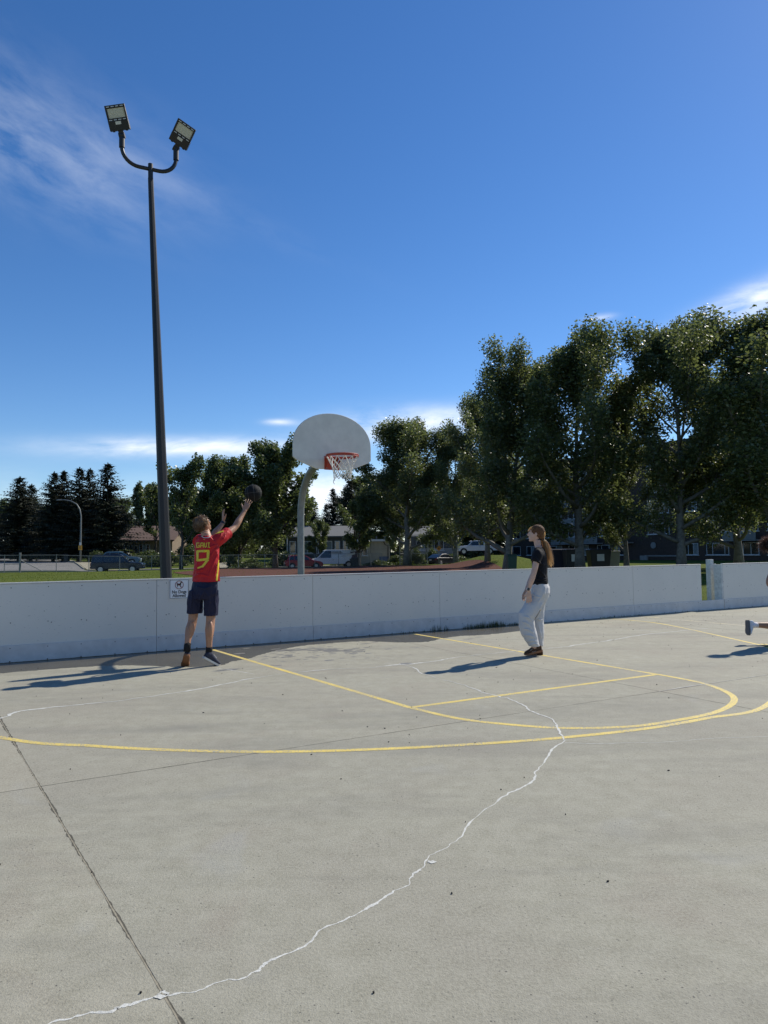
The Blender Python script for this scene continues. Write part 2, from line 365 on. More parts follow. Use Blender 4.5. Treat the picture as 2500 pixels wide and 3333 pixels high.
# side street leading away from the corner
sA, sB = sn(gnd(60, 1830))[0], 0
drape('side_street', [wp(-6.0, 70.4), wp(11.5, 70.4), wp(9.2, 75), wp(9.0, 190), wp(-2.5, 190), wp(-3.5, 75)], M['asphalt'], 0.055, 3.0)
drape('pavement', [wp(11.2, 73.3), wp(60, 73.3), wp(60, 74.9), wp(10.9, 74.9)], M['concrete_walk'], 0.05, 3.0)
drape('pavement', [wp(9.5, 75.6), wp(11.1, 75.1), wp(10.8, 185), wp(9.3, 185)], M['concrete_walk'], 0.062, 3.0)
drape('driveway', [wp(24, 70.4), wp(29, 70.4), wp(29.5, 82), wp(24.5, 82)], M['concrete_walk'], 0.075, 3.0)
def kerb(name, a, b, h=0.13, w=0.16):
    mb = MB(); k = 40; P = [a.lerp(b, i / k) for i in range(k + 1)]; d = (b - a).normalized(); nn = Vector((-d.y, d.x, 0)) * w / 2
    vs, fs = [], []
    for p in P:
        z = hgt(p.x, p.y) + 0.03
        for q, zz in ((-nn, z - 0.05), (-nn, z + h), (nn, z + h), (nn, z - 0.05)): vs.append(Vector((p.x, p.y, zz)) + q)
    for i in range(k):
        for j in range(3): fs.append((4 * i + j, 4 * i + j + 1, 4 * i + 5 + j, 4 * i + 4 + j))
    fs += [(0, 1, 2, 3), tuple(4 * k + j for j in (3, 2, 1, 0))]
    mb._add(vs, fs); o = mb.build(name, M['concrete_walk']); tag(o, kind='structure')
kerb('kerb', wp(-90, 59.9), wp(70, 59.9)); kerb('kerb', wp(12.0, 70.65), wp(24, 70.65)); kerb('kerb', wp(29, 70.65), wp(70, 70.65)); kerb('kerb', wp(9.25, 76), wp(9.1, 188))

# ------------------------------------------------------------------ the court: slabs with open joints, painted lines, filled cracks
def L2(p, q): return (Vector((p[0], p[1])), Vector((q[0], q[1])) - Vector((p[0], p[1])))
def isect(l1, l2):
    (p, d), (q, e) = l1, l2; det = d.x * e.y - d.y * e.x; t = ((q.x - p.x) * e.y - (q.y - p.y) * e.x) / det; return p + d * t
def shift(l, v): return (l[0] + v, l[1])
wd2, wn2 = Vector((WD.x, WD.y)), Vector((WN.x, WN.y))
lA = L2(gnd(0, 2340), gnd(590, 3333)); lC = L2(gnd(1680, 2160), gnd(2500, 2318)); lB = L2(gnd(130, 2560), gnd(2145, 2251))
fam1 = [shift(lA, -wd2 * 5.5 * k) for k in (3, 2, 1)] + [lA, lC] + [shift(lC, wd2 * 5.5 * k) for k in (1, 2, 3)]
lW = (wd2 * 0 + Vector((W0.x, W0.y)) + wn2 * 0.03, wd2)
fam2 = [lW, lB, shift(lB, -wn2 * 5.5), shift(lB, -wn2 * 11.0)]
def flat(name, pts, z, m, parent=None):
    mb = MB(); mb.face([Vector((p[0], p[1], z)) for p in pts]); o = mb.build(name, m, parent); 
    if o.data.polygons[0].normal.z < 0: o.data.flip_normals()
    return o
corners = [isect(fam1[0], fam2[0]), isect(fam1[-1], fam2[0]), isect(fam1[-1], fam2[-1]), isect(fam1[0], fam2[-1])]
court = flat('court', corners, -0.022, M['dirt']); tag(court, 'grey concrete court floor with yellow basketball markings', None, kind='structure')
for i in range(len(fam1) - 1):
    for j in range(len(fam2) - 1):
        q = [isect(fam1[i], fam2[j]), isect(fam1[i + 1], fam2[j]), isect(fam1[i + 1], fam2[j + 1]), isect(fam1[i], fam2[j + 1])]
        c = sum(q, Vector((0, 0))) / 4; gp = 0.0022
        q2 = []
        for p in q:
            v = p - c; a = (p - c).dot(wd2); b2 = (p - c).dot(wn2)
            q2.append(c + wd2 * (a - math.copysign(gp, a)) + wn2 * (b2 - math.copysign(gp * 0.7, b2)))
        mb = MB(); mb.prism([(p.x, p.y, 0.0) for p in q2], (0, 0, -0.1)); mb.build('slab', M['concrete'], court, bevel=0.002, seg=1)
def ribbon(name, pts, w, z, m, parent=court, jit=0.0, seed=1):
    rnd = random.Random(seed); vs, fs = [], []; k = len(pts)
    for i, p in enumerate(pts):
        p = Vector((p[0], p[1])); t = Vector((pts[min(i + 1, k - 1)][0] - pts[max(i - 1, 0)][0], pts[min(i + 1, k - 1)][1] - pts[max(i - 1, 0)][1])).normalized()
        nn = Vector((-t.y, t.x)); ww = w[i] if isinstance(w, (list, tuple)) else w
        a, b2 = ww / 2 * (1 + jit * rnd.uniform(-1, 1)), ww / 2 * (1 + jit * rnd.uniform(-1, 1))
        vs += [(p.x + nn.x * a, p.y + nn.y * a, z), (p.x - nn.x * b2, p.y - nn.y * b2, z)]
    for i in range(k - 1): fs.append((2 * i + 1, 2 * i + 3, 2 * i + 2, 2 * i))
    mb = MB(); mb._add(vs, fs); o = mb.build(name, m, parent)
    if o.data.polygons[0].normal.z < 0: o.data.flip_normals()
    return o
def seg(a, b, k=24): return [Vector(a).lerp(Vector(b), i / k) for i in range(k + 1)]
E1, E2 = gnd(1335, 2303), gnd(2140, 2195)
LW = 0.060
ribbon('painted_line', seg(gnd(688, 2113), E1), LW, 0.0006, M['yellow'])
ribbon('painted_line', seg(gnd(1340, 2062), E2), LW, 0.0006, M['yellow'])
ribbon('painted_line', seg(E1, E2), LW, 0.0009, M['yellow'])
semi = [gnd(*p) for p in [(1335, 2303), (1500, 2340), (1700, 2362), (1850, 2370), (2050, 2365), (2200, 2345), (2330, 2318), (2388, 2285), (2370, 2255), (2280, 2222), (2140, 2195)]]
ribbon('painted_line', spline(semi, 8), LW, 0.0012, M['yellow'])
st3 = [wp(-1.5, -0.05), wp(-1.25, -2.0)] + [gnd(*p) for p in [(0, 2400), (300, 2428), (600, 2443), (900, 2447), (1200, 2440), (1500, 2425), (1800, 2404), (2100, 2372), (2300, 2338), (2500, 2293)]] + [wp(8.2, -5.55), wp(9.75, -4.2), gnd(2500, 2105), gnd(2150, 2030), gnd(1955, 2012)]
ribbon('painted_line', spline(st3, 10), LW, 0.0015, M['yellow'])
ribbon('painted_line', seg(gnd(2085, 2006), gnd(2500, 2043)) + seg(gnd(2500, 2043), wp(16, -5.0), 10)[1:], 0.055, 0.0006, M['pale_yellow'])
rnd = random.Random(3)
def crack(pts, w0, w1, z, m, seed, wob=0.012, n=26):
    rr = random.Random(seed); P = spline(pts, n); out = []; W_ = []
    o1 = o2 = v1 = v2 = 0.0; wv = (w0 + w1) / 2
    for p in P:
        v1 = v1 * 0.72 + rr.gauss(0, wob * 0.42); v2 = v2 * 0.72 + rr.gauss(0, wob * 0.30); o1 = o1 * 0.86 + v1; o2 = o2 * 0.86 + v2; wv += rr.gauss(0, (w1 - w0) * 0.16); wv = max(w0, min(w1, wv))
        out.append((p.x + o1, p.y + o2)); W_.append(wv)
    return ribbon('crack_filler', out, W_, z, m, jit=0.5, seed=seed)
ck = [gnd(*p) for p in [(150, 3345), (330, 3290), (520, 3243), (600, 3233), (760, 3175), (900, 3120), (1100, 3005), (1250, 2930), (1340, 2850), (1400, 2805), (1500, 2720), (1640, 2600), (1730, 2530), (1780, 2480), (1835, 2410)]]
crack(ck, 0.004, 0.015, 0.0007, M['filler'], 5, 0.0062, 26)
crack([gnd(*p) for p in [(1835, 2410), (1825, 2370), (1760, 2320), (1670, 2285), (1600, 2262), (1500, 2230), (1400, 2195), (1310, 2160)]], 0.004, 0.017, 0.0019, M['filler'], 6, 0.010, 22)
crack([gnd(*p) for p in [(-60, 2345), (0, 2333), (120, 2312), (400, 2278), (700, 2230), (985, 2190), (1200, 2172), (1380, 2158), (1560, 2132), (1700, 2115), (1850, 2100), (2000, 2082)]], 0.006, 0.034, 0.0019, M['filler'], 7, 0.016, 22)
crack([gnd(*p) for p in [(2000, 2082), (2130, 2062), (2320, 2045)]], 0.008, 0.03, 0.0019, M['filler'], 8, 0.012, 14)
crack([gnd(*p) for p in [(1840, 2418), (1950, 2420), (2060, 2417), (2200, 2412), (2400, 2402), (2560, 2396)]], 0.003, 0.010, 0.0007, M['filler'], 9, 0.006, 12)
crack([gnd(*p) for p in [(2145, 2251), (2260, 2232), (2380, 2214), (2500, 2197)]], 0.004, 0.016, 0.0019, M['filler'], 10, 0.006, 10)
crack([gnd(*p) for p in [(2320, 2045), (2420, 2052), (2520, 2056)]], 0.006, 0.012, 0.0007, M['thin_crack'], 13, 0.01, 8)
crack([gnd(*p) for p in [(1990, 2036), (2130, 2027), (2250, 2022), (2420, 2010)]], 0.010, 0.02, 0.0007, M['thin_crack'], 14, 0.02, 10)
crack([gnd(*p) for p in [(705, 2176), (760, 2180), (830, 2192)]], 0.005, 0.012, 0.0011, M['filler'], 15, 0.01, 10)
for (cx, cy_, rr_) in ((1404, 2806, 0.026), (520, 3246, 0.020)):
    c = gnd(cx, cy_); rs = random.Random(cx); pts = [(c.x + rr_ * rs.uniform(0.5, 1.1) * math.cos(a), c.y + 0.7 * rr_ * rs.uniform(0.5, 1.1) * math.sin(a)) for a in [2 * math.pi * k / 11 for k in range(11)]]
    flat('crack_filler', pts, 0.0022, M['filler'], court)
# standing water along the foot of the boards, and drying damp spots
def rough_edge(pts, seed, amp, n=10):
    rr = random.Random(seed); P = spline(pts, n); return [Vector((p.x + rr.gauss(0, amp), p.y + rr.gauss(0, amp), 0)) for p in P]
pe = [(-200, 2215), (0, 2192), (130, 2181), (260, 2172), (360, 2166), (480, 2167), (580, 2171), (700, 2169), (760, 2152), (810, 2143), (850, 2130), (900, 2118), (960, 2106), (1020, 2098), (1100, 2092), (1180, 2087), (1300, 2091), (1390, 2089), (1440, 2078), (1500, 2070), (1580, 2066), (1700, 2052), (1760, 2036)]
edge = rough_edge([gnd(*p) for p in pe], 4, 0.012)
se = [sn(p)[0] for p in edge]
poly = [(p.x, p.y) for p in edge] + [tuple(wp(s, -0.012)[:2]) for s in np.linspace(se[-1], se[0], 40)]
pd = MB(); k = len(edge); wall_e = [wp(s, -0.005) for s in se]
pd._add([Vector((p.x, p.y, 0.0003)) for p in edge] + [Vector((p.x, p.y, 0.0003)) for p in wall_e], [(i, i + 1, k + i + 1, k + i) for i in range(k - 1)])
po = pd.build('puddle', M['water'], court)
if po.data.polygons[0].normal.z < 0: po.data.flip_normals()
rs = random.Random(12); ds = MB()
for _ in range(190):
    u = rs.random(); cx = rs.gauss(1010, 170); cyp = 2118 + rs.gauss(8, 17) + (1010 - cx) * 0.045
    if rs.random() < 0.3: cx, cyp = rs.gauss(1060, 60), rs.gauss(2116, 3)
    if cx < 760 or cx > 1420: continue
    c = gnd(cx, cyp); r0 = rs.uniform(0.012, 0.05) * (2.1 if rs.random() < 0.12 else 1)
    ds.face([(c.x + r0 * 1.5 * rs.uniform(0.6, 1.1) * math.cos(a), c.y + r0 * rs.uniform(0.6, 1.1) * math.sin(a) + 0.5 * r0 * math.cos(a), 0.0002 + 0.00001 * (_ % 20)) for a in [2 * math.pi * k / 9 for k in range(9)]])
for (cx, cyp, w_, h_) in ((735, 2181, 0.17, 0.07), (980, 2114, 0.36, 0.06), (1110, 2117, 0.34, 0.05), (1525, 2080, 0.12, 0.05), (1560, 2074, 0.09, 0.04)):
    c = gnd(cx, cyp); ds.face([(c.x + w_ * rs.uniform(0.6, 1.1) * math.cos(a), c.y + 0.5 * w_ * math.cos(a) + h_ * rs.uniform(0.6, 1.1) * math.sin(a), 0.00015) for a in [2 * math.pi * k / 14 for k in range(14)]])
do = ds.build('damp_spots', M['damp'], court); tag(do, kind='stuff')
# grit, small stones and dead leaves lying about
gb = MB(); rs = random.Random(21)
for _ in range(300):
    if rs.random() < 0.35: s_, n_ = rs.uniform(8, 15), -abs(rs.gauss(0, 1.2)) - 0.25
    else: s_, n_ = rs.uniform(-1.5, 11), rs.uniform(-9.6, -0.4)
    c = wp(s_, n_, 0.0); r0 = rs.choice([0.002, 0.003, 0.003, 0.004, 0.0055]); a0 = rs.uniform(0, 6.3)
    ax = Vector((math.cos(a0), math.sin(a0), 0)) * r0 * rs.uniform(1.0, 2.2); ay = Vector((-math.sin(a0), math.cos(a0), 0)) * r0
    gb.ball(c + Vector((0, 0, 0.0035)), ax, ay, Vector((0, 0, 0.004)), 6, 4)
go = gb.build('grit', mat('grit', (0.035, 0.030, 0.024), 0.9, var=0.5, scale=60)); tag(go, 'scattered dark grit and leaf bits on the concrete court', 'grit', kind='stuff')

# sandy filler standing in the open joints
M['joint_fill'] = mat('joint_filler', (0.30, 0.27, 0.20), 0.95, var=0.3, scale=30, spec=0.1)
def joint(ln, l0, l1, wd_, seed, k=420, fill=True):
    a, b = isect(ln, l0), isect(ln, l1); rr = random.Random(seed); P = seg((a.x, a.y, 0), (b.x, b.y, 0), k); w = wd_; W_ = []
    for _ in P: w += rr.gauss(0, wd_ * 0.22); w = max(wd_ * 0.35, min(wd_ * 1.9, w)); W_.append(w)
    ribbon('joint_edge', [(p.x + rr.gauss(0, wd_ * 0.08), p.y) for p in P], W_, 0.0003, M['joint_dark'], jit=0.45, seed=seed)
    if fill: ribbon('joint_filler', [(p.x - wd_ * 0.15, p.y) for p in P], wd_ * 0.42, 0.00055, M['joint_fill'], jit=0.35, seed=seed + 1)
M['joint_dark'] = mat('joint_crumble', (0.105, 0.098, 0.078), 0.95, var=0.4, scale=60, spec=0.1)
joint(lA, lW, fam2[2], 0.013, 4); joint(lC, lW, fam2[2], 0.007, 6, 260, False); joint(lB, fam1[2], fam1[5], 0.0055, 8, 300, False)
# ------------------------------------------------------------------ rink boards
BH = 1.028
seams = [s_col(510) + 2.452 * k for k in range(-3, 12)]
s_gate0, s_gate1 = s_col(2287), s_col(2353)
boards = empty('rink_boards', wp(s_col(985), 0), 'long white plastic rink boards along the court edge with kick plate and screws', 'boards')
boards2 = empty('rink_boards', wp(s_gate1 + 1, 0), 'white rink boards beyond the narrow gate opening', 'boards')
WM = Matrix.Rotation(WA, 3, 'Z')
def wbox(mb, s0, s1, n0, n1, z0, z1): return mb.box(wp((s0 + s1) / 2, (n0 + n1) / 2, (z0 + z1) / 2), (s1 - s0, n1 - n0, z1 - z0), WM)
def panel(root, s0, s1, kick_s1=None, seed=0):
    rr = random.Random(seed); gap = 0.002
    p = wbox(MB(), s0 + gap, s1 - gap, rr.uniform(0, 0.003), 0.05, 0.0, BH + rr.uniform(-0.002, 0.002)).build('panel', M['board'], root, bevel=0.004)
    wbox(MB(), s0 + gap, (kick_s1 or s1) - gap, -0.012, -0.0005, 0.004, 0.225).build('kick_plate', M['kick'], p, bevel=0.003)
    wbox(MB(), s0, s1, -0.006, 0.056, BH + 0.003, BH + 0.022).build('cap_rail', M['board'], p, bevel=0.004)
    sc = MB(); nn = 6
    def dot(s, z, n0=-0.002, r=0.0068):
        c = wp(s, n0, z); sc.prism([c + WD * r * math.cos(2 * math.pi * k / 7) + Vector((0, 0, r * math.sin(2 * math.pi * k / 7))) for k in range(7)], WN * 0.004)
    for i in range(nn):
        s = s0 + 0.14 + (s1 - s0 - 0.28) * i / (nn - 1) + rr.uniform(-0.02, 0.02)
        if s > s1 - 0.05: continue
        dot(s, BH - 0.045 + rr.uniform(-0.005, 0.005)); dot(s, 0.52 + rr.uniform(-0.01, 0.01)); dot(s, 0.185, -0.014); dot(s, 0.014, -0.015, 0.009)
        if rr.random() < 0.35: dot(s + rr.uniform(0.04, 0.12), 0.52 + rr.uniform(-0.02, 0.02))
        if rr.random() < 0.4: dot(s + rr.uniform(-0.2, 0.2), rr.uniform(0.05, 0.2), -0.014, 0.006)
        if rr.random() < 0.5: dot(s + rr.uniform(-0.2, 0.2), rr.uniform(0.3, 0.7), -0.002, 0.005)
    tag(sc.build('screws', M['dark'], p), kind='stuff')
for i in range(len(seams) - 1):
    s0, s1 = seams[i], min(seams[i + 1], s_gate0)
    if s1 - s0 > 0.2: panel(boards, s0, s1, s_gate1 + 0.05 if s1 == s_gate0 else None, i)
for i in range(3): panel(boards2, s_gate1 + 0.06 + 2.45 * i, s_gate1 + 0.06 + 2.45 * (i + 1), None, 50 + i)
wbox(MB(), s_gate1, s_gate1 + 0.058, 0.0, 0.20, 0.20, BH).build('end_post', M['grey_wood'], boards2, bevel=0.004)
wbox(MB(), s_gate0, s_gate1 - 0.003, 0.0, 0.09, 0.0, 0.215).build('threshold', M['board'], boards, bevel=0.004)
gpost = empty('gate_post', wp(s_gate1 - 0.05, 0.75), 'pale square timber post behind the gap in the rink boards', 'post')
pc = at(2314, 1950, (wp(s_gate1 - 0.4, 0.85)).y)
gm = MB(); gm.box((pc.x, pc.y, 0.55), (0.115, 0.13, 1.18), WM); gpost.location = (pc.x, pc.y, -0.04); gm.build('post', M['grey_wood'], gpost, bevel=0.006)
M['hinge'] = mat('galvanised_hinge', (0.5, 0.5, 0.5), 0.4, 0.8)
for z in (0.95, 0.36):
    hg = MB(); hg.box((pc.x + 0.11, pc.y + 0.03, z), (0.07, 0.05, 0.16), WM); hg.tube([(pc.x + 0.13, pc.y, z - 0.09), (pc.x + 0.13, pc.y, z + 0.09)], 0.018, 8)
    hg.build('hinge', M['hinge'], gpost)
# weeds at the foot of the boards and grass in the gate
M['weed'] = leaf_mat('weed_blades', (0.035, 0.045, 0.012), (0.09, 0.10, 0.03), (0.12, 0.16, 0.03))
wv, wq = [], []; rs = random.Random(8)
def blade(c, h, lean, w):
    a = rs.uniform(0, 6.28); d = Vector((math.cos(a), math.sin(a), 0)); p = Vector((-d.y, d.x, 0)) * w
    b = len(wv); t = c + d * lean * h + Vector((0, 0, h)); mm = c + d * lean * h * 0.35 + Vector((0, 0, h * 0.55))
    wv.extend([c - p, c + p, mm + p * 0.8, mm - p * 0.8, t + p * 0.15, t - p * 0.15]); wq.extend([(b, b + 1, b + 2, b + 3), (b + 3, b + 2, b + 4, b + 5)])
for (xa, xb, n_, hh) in ((1398, 1460, 40, 0.10), (1500, 1560, 70, 0.08), (1560, 1640, 150, 0.10), (1640, 1700, 60, 0.05), (1960, 2100, 60, 0.05), (1300, 1400, 16, 0.05), (2150, 2290, 40, 0.03)):
    for _ in range(n_): blade(wp(s_col(rs.uniform(xa, xb)), -0.016 - abs(rs.gauss(0, 0.012)), 0), hh * rs.uniform(0.25, 1.25), rs.uniform(0, 0.5), 0.003)
for _ in range(500): blade(wp(rs.uniform(s_gate0 - 0.3, s_gate1 + 0.7), rs.uniform(0.12, 1.4), -0.03), rs.uniform(0.08, 0.30), rs.uniform(0, 0.5), 0.004)
wo_ = link('weeds', fast_mesh('weeds', wv, wq), M['weed']); tag(wo_, 'thin weeds sprouting along the foot of the rink boards', 'weeds', kind='stuff')
# grass blades that break up the field where it shows over the boards
wv, wq = [], []; rs = random.Random(9)
for _ in range(26000):
    s_, n_ = rs.uniform(-45, 40), rs.uniform(9, 57) ** 1.0
    p = wp(s_, n_); 
    if abs(p.x / p.y) > 0.62: continue
    c = Vector((p.x, p.y, hgt(p.x, p.y) - 0.005)); blade(c, rs.uniform(0.03, 0.085), rs.uniform(0.1, 0.8), rs.uniform(0.008, 0.02))
gg = link('grass_blades', fast_mesh('grass_blades', wv, wq), leaf_mat('grass_blade', (0.06, 0.095, 0.014), (0.15, 0.165, 0.04), (0.13, 0.18, 0.025), 0.35, 0.9, 0.05)); tag(gg, 'short mown grass on the playing field', 'grass', kind='stuff')

# ------------------------------------------------------------------ sign on the boards
sg0 = at(582.5, 1923.5, 10.5); ss = s_col(582.5); 
sign = empty('notice_sign', wp(ss, -0.006, 0.89), 'square white no dogs notice sign screwed to the rink boards', 'sign')
def sg(u, v, n=0.0): return wp(ss + u, -0.006 - n, 0.89 + v)
hw = 0.142
mb = MB(); mb.prism([sg(-hw, -hw), sg(hw, -hw), sg(hw, hw), sg(-hw, hw)], -WN * 0.004); mb.build('panel', mat('sign_white', (0.78, 0.79, 0.80), 0.35, var=0.03), sign)
def ring(mb, c, r0, r1, n, k=40):
    for i in range(k):
        a, b2 = 2 * math.pi * i / k, 2 * math.pi * (i + 1) / k
        mb.face([sg(c[0] + r * math.cos(t), c[1] + r * math.sin(t), n) for r, t in ((r0, a), (r1, a), (r1, b2), (r0, b2))])
M['sign_black'] = mat('sign_black', (0.02, 0.02, 0.025), 0.4, var=0.0); M['sign_red'] = mat('sign_red', (0.20, 0.012, 0.02), 0.4, var=0.0)
mb = MB()
h2 = hw - 0.006
for (a, b2, c, d) in ((-h2, -h2, h2, -h2 + 0.006), (-h2, h2 - 0.006, h2, h2), (-h2, -h2 + 0.006, -h2 + 0.006, h2 - 0.006), (h2 - 0.006, -h2 + 0.006, h2, h2 - 0.006)):
    mb.face([sg(a, b2, 0.006), sg(c, b2, 0.006), sg(c, d, 0.006), sg(a, d, 0.006)])
mb.build('border', M['sign_black'], sign)
dog = [(-0.045, 0.030), (-0.030, 0.022), (0.006, 0.024), (0.018, 0.040), (0.024, 0.050), (0.034, 0.050), (0.046, 0.044), (0.044, 0.036), (0.034, 0.034), (0.030, 0.020), (0.028, 0.004), (0.022, -0.010), (0.022, -0.034), (0.026, -0.038), (0.014, -0.038), (0.013, -0.012), (-0.004, -0.004), (-0.018, -0.006), (-0.022, -0.018), (-0.020, -0.034), (-0.026, -0.038), (-0.030, -0.020), (-0.036, -0.006), (-0.036, 0.012), (-0.042, 0.020)]
mb = MB(); mb.face([sg(x * 0.92, 0.058 + y * 0.92, 0.006) for x, y in dog]); o = mb.build('dog_symbol', M['sign_black'], sign)
bmm = bmesh.new(); bmm.from_mesh(o.data); bmesh.ops.triangulate(bmm, faces=bmm.faces); bmm.to_mesh(o.data); bmm.free()
mb = MB(); ring(mb, (0, 0.060), 0.054, 0.062, 0.009)
d1, d2 = Vector((-0.038, 0.040)), Vector((0.038, -0.040)); nn = Vector((0.70, 0.72)) * 0.0038
mb.face([sg(*(q + Vector((0, 0.060))), 0.0085) for q in (d1 + nn, d2 + nn, d2 - nn, d1 - nn)])
mb.build('prohibition_ring', M['sign_red'], sign)
def wall_text(body, size, u, v, name, bold=0.0):
    me = text_mesh(body, size, bold); 
    for vv in me.vertices: vv.co = sg(u + vv.co.x * 0.92, v + vv.co.y, 0.006)
    o = link(name, me, M['sign_black'], sign); return o
wall_text('No Dogs', 0.062, 0.0, -0.062, 'lettering', 0.0016); wall_text('Allowed', 0.062, 0.0, -0.116, 'lettering', 0.0016)
# ------------------------------------------------------------------ floodlight pole
M['pole_paint'] = mat('dark_grey_pole_paint', (0.010, 0.010, 0.011), 0.55, 0.0, var=0.15, scale=5)
M['black_paint'] = mat('black_fixture_paint', (0.022, 0.022, 0.024), 0.45, 0.2)
M['lens'] = mat('led_lens', (0.60, 0.60, 0.52), 0.25, var=0.08, scale=60)
M['galv'] = mat('galvanised_steel', (0.200, 0.210, 0.200), 0.5, 0.35, var=0.18, scale=14)
Yp = 10.95
b0 = at(541, 1880, Yp); t0 = at(490.5, 580, Yp); dirp = (t0 - b0).normalized(); base = b0 + dirp * ((-0.05 - b0.z) / dirp.z)
lp = empty('floodlight_pole', base, 'tall dark tapered pole with two floodlights behind the rink boards', 'light pole')
mb = MB(); mb.tube([base, base.lerp(t0, 0.5), t0], [0.094, 0.069, 0.042], 8); mb.build('pole', M['pole_paint'], lp)
mb = MB(); mb.tube([base, base + dirp * 0.03], 0.2, 8); mb.build('base_plate', M['pole_paint'], lp)
top = at(490, 534, Yp)
mb = MB(); mb.tube([t0 - dirp * 0.02, t0 + dirp * 0.02, top], [0.040, 0.0385, 0.0385], 14); mb.build('tenon', M['black_paint'], lp, smooth=False)
armD = WD.copy()
hub = at(490.5, 551, Yp)
aL, aR = at(397, 462, Yp - 0.19), at(573, 500, Yp + 0.17)
def arm(end, sgn, tip):
    d = (end - hub); side = Vector((d.x, d.y, 0)); L = side.length; sd = side.normalized(); hz = end.z - hub.z; pts = []
    pts.append(hub); r_ = min(0.26, L * 0.75)
    pts.append(hub + sd * (L - r_) * 0.6 + Vector((0, 0, 0.0)))
    for k in range(0, 9):
        a = math.pi / 2 * k / 8; pts.append(hub + sd * (L - r_ + r_ * math.sin(a)) + Vector((0, 0, r_ * (1 - math.cos(a)))))
    pts.append(Vector((end.x, end.y, end.z)))
    m_ = MB(); m_.tube(pts, 0.0305, 12); m_.build('arm', M['black_paint'], lp, smooth=True)
arm(aL, -1, None); arm(aR, 1, None)
M['slot'] = mat('slot_liner', (0.55, 0.6, 0.66), 0.4, var=0.0)
def fixture(mount, length_dir, width_dir):
    # local frame: u width, l length (from knuckle to far end), n the lens side
    l = length_dir.normalized(); u = (width_dir - l * width_dir.dot(l)).normalized(); n = u.cross(l)
    if n.y > 0: n = -n
    def P(a, b, c=0.0): return mount + u * a + l * b * 0.78 + n * c
    Mx = Matrix((u, l, n)).transposed()
    root = None
    sl_ = MB(); sl_.tube([mount - Vector((0, 0, 0.19)), mount - Vector((0, 0, 0.03))], 0.043, 14); kn = sl_.build('slip_fitter', M['black_paint'], lp)
    k = MB(); k.tube([mount - u * 0.045, mount + u * 0.045], 0.046, 14); k.box(P(0, 0.05), (0.075, 0.10, 0.05), Mx); k.build('knuckle', M['black_paint'], lp)
    h = MB(); W_ = 0.155
    h.box(P(0, 0.18, 0.0), (2 * W_, 0.135, 0.075), Mx); 
    h.box(P(0, 0.285, 0.012), (2 * W_, 0.05, 0.03), Mx); h.box(P(0, 0.520, 0.012), (2 * W_, 0.045, 0.03), Mx)
    h.box(P(-W_ + 0.0125, 0.403, 0.010), (0.025, 0.146, 0.04), Mx); h.box(P(W_ - 0.0125, 0.403, 0.010), (0.025, 0.146, 0.04), Mx)
    h.box(P(0, 0.403, -0.012), (2 * W_ - 0.05, 0.146, 0.012), Mx)
    for s_ in (-1, 1): h.box(P(s_ * 0.10, 0.088, 0.01), (0.035, 0.02, 0.03), Mx)
    hb = h.build('housing', M['black_paint'], lp, bevel=0.006)
    ln = MB()
    ln.box(P(0, 0.403, 0.006), (2 * W_ - 0.055, 0.141, 0.010), Mx)
    for r_ in range(8): ln.box(P(0, 0.403 - 0.078 + 0.156 * r_ / 7, 0.0135), (2 * W_ - 0.075, 0.013, 0.006), Mx)
    ln.build('lens', M['lens'], hb)
    st = MB(); st.box(P(0, 0.225, 0.0395), (0.085, 0.042, 0.002), Mx); st.build('rating_label', mat('label_white', (0.6, 0.6, 0.55), 0.5, var=0.05), hb)
    for bb in (0.285, 0.520):
        for q in range(4): MB().box(P(-0.105 + 0.07 * q, bb, 0.0285), (0.045, 0.011, 0.003), Mx).build('vent_slot', M['slot'], hb)
kL, kR = aL + Vector((0, 0, 0.10)), aR + Vector((0, 0, 0.08))
fixture(kL, Vector((-0.13, -0.42, 0.90)), Vector((1, 0.12, 0.0)))
fixture(kR, Vector((0.58, -0.52, 0.66)), Vector((0.62, 0.42, -0.62)))

# ------------------------------------------------------------------ basketball hoop
M['backboard'] = mat('backboard_white', (0.66, 0.635, 0.565), 0.5, var=0.09, scale=5)
M['rim'] = mat('rim_orange', (0.42, 0.055, 0.022), 0.4, var=0.1)
M['cord'] = mat('net_cord', (0.72, 0.70, 0.64), 0.8, var=0.1)
OUT = -WN
Yb = 11.82
pb = at(980, 1872, Yb); pb.z = -0.03
hoop = empty('basketball_hoop', pb, 'basketball hoop with fan shaped white backboard on curved steel pole', 'basketball hoop')
L = 1.23
zt = 2.86
pts = [pb, pb + Vector((0, 0, 1.2)), pb + Vector((0, 0, 2.0))]
rb = 0.76
for k in range(1, 11):
    a = math.pi / 2 * k / 10 * 0.93; pts.append(pb + Vector((0, 0, 2.06)) + OUT * rb * (1 - math.cos(a)) + Vector((0, 0, rb * math.sin(a))))
e = pts[-1]; pts.append(e + OUT * 0.2 + Vector((0, 0, 0.02))); pts.append(pb + OUT * (L - 0.05) + Vector((0, 0, e.z + 0.05)))
mb = MB(); mb.tube(pts, 0.057, 18); mb.build('gooseneck_pole', M['galv'], hoop, smooth=True)
BC = pb + OUT * L                       # foot of the backboard centre
def bbp(u, z, n=0.0): return Vector((BC.x, BC.y, 0)) + WD * u + OUT * n + Vector((0, 0, z))
bo_ = 0.03
bw, z_bot, z_s0, z_s1, z_top = 0.652, 2.665, 2.80, 3.02, 3.525
out = [(-0.28, z_bot), (0.28, z_bot), (bw - 0.05, z_s0 - 0.012), (bw, z_s0 + 0.03), (bw, z_s1)]
for k in range(1, 24):
    a = math.pi * k / 24; out.append((bw * math.cos(a), z_s1 + (z_top - z_s1) * math.sin(a) ** 0.92))
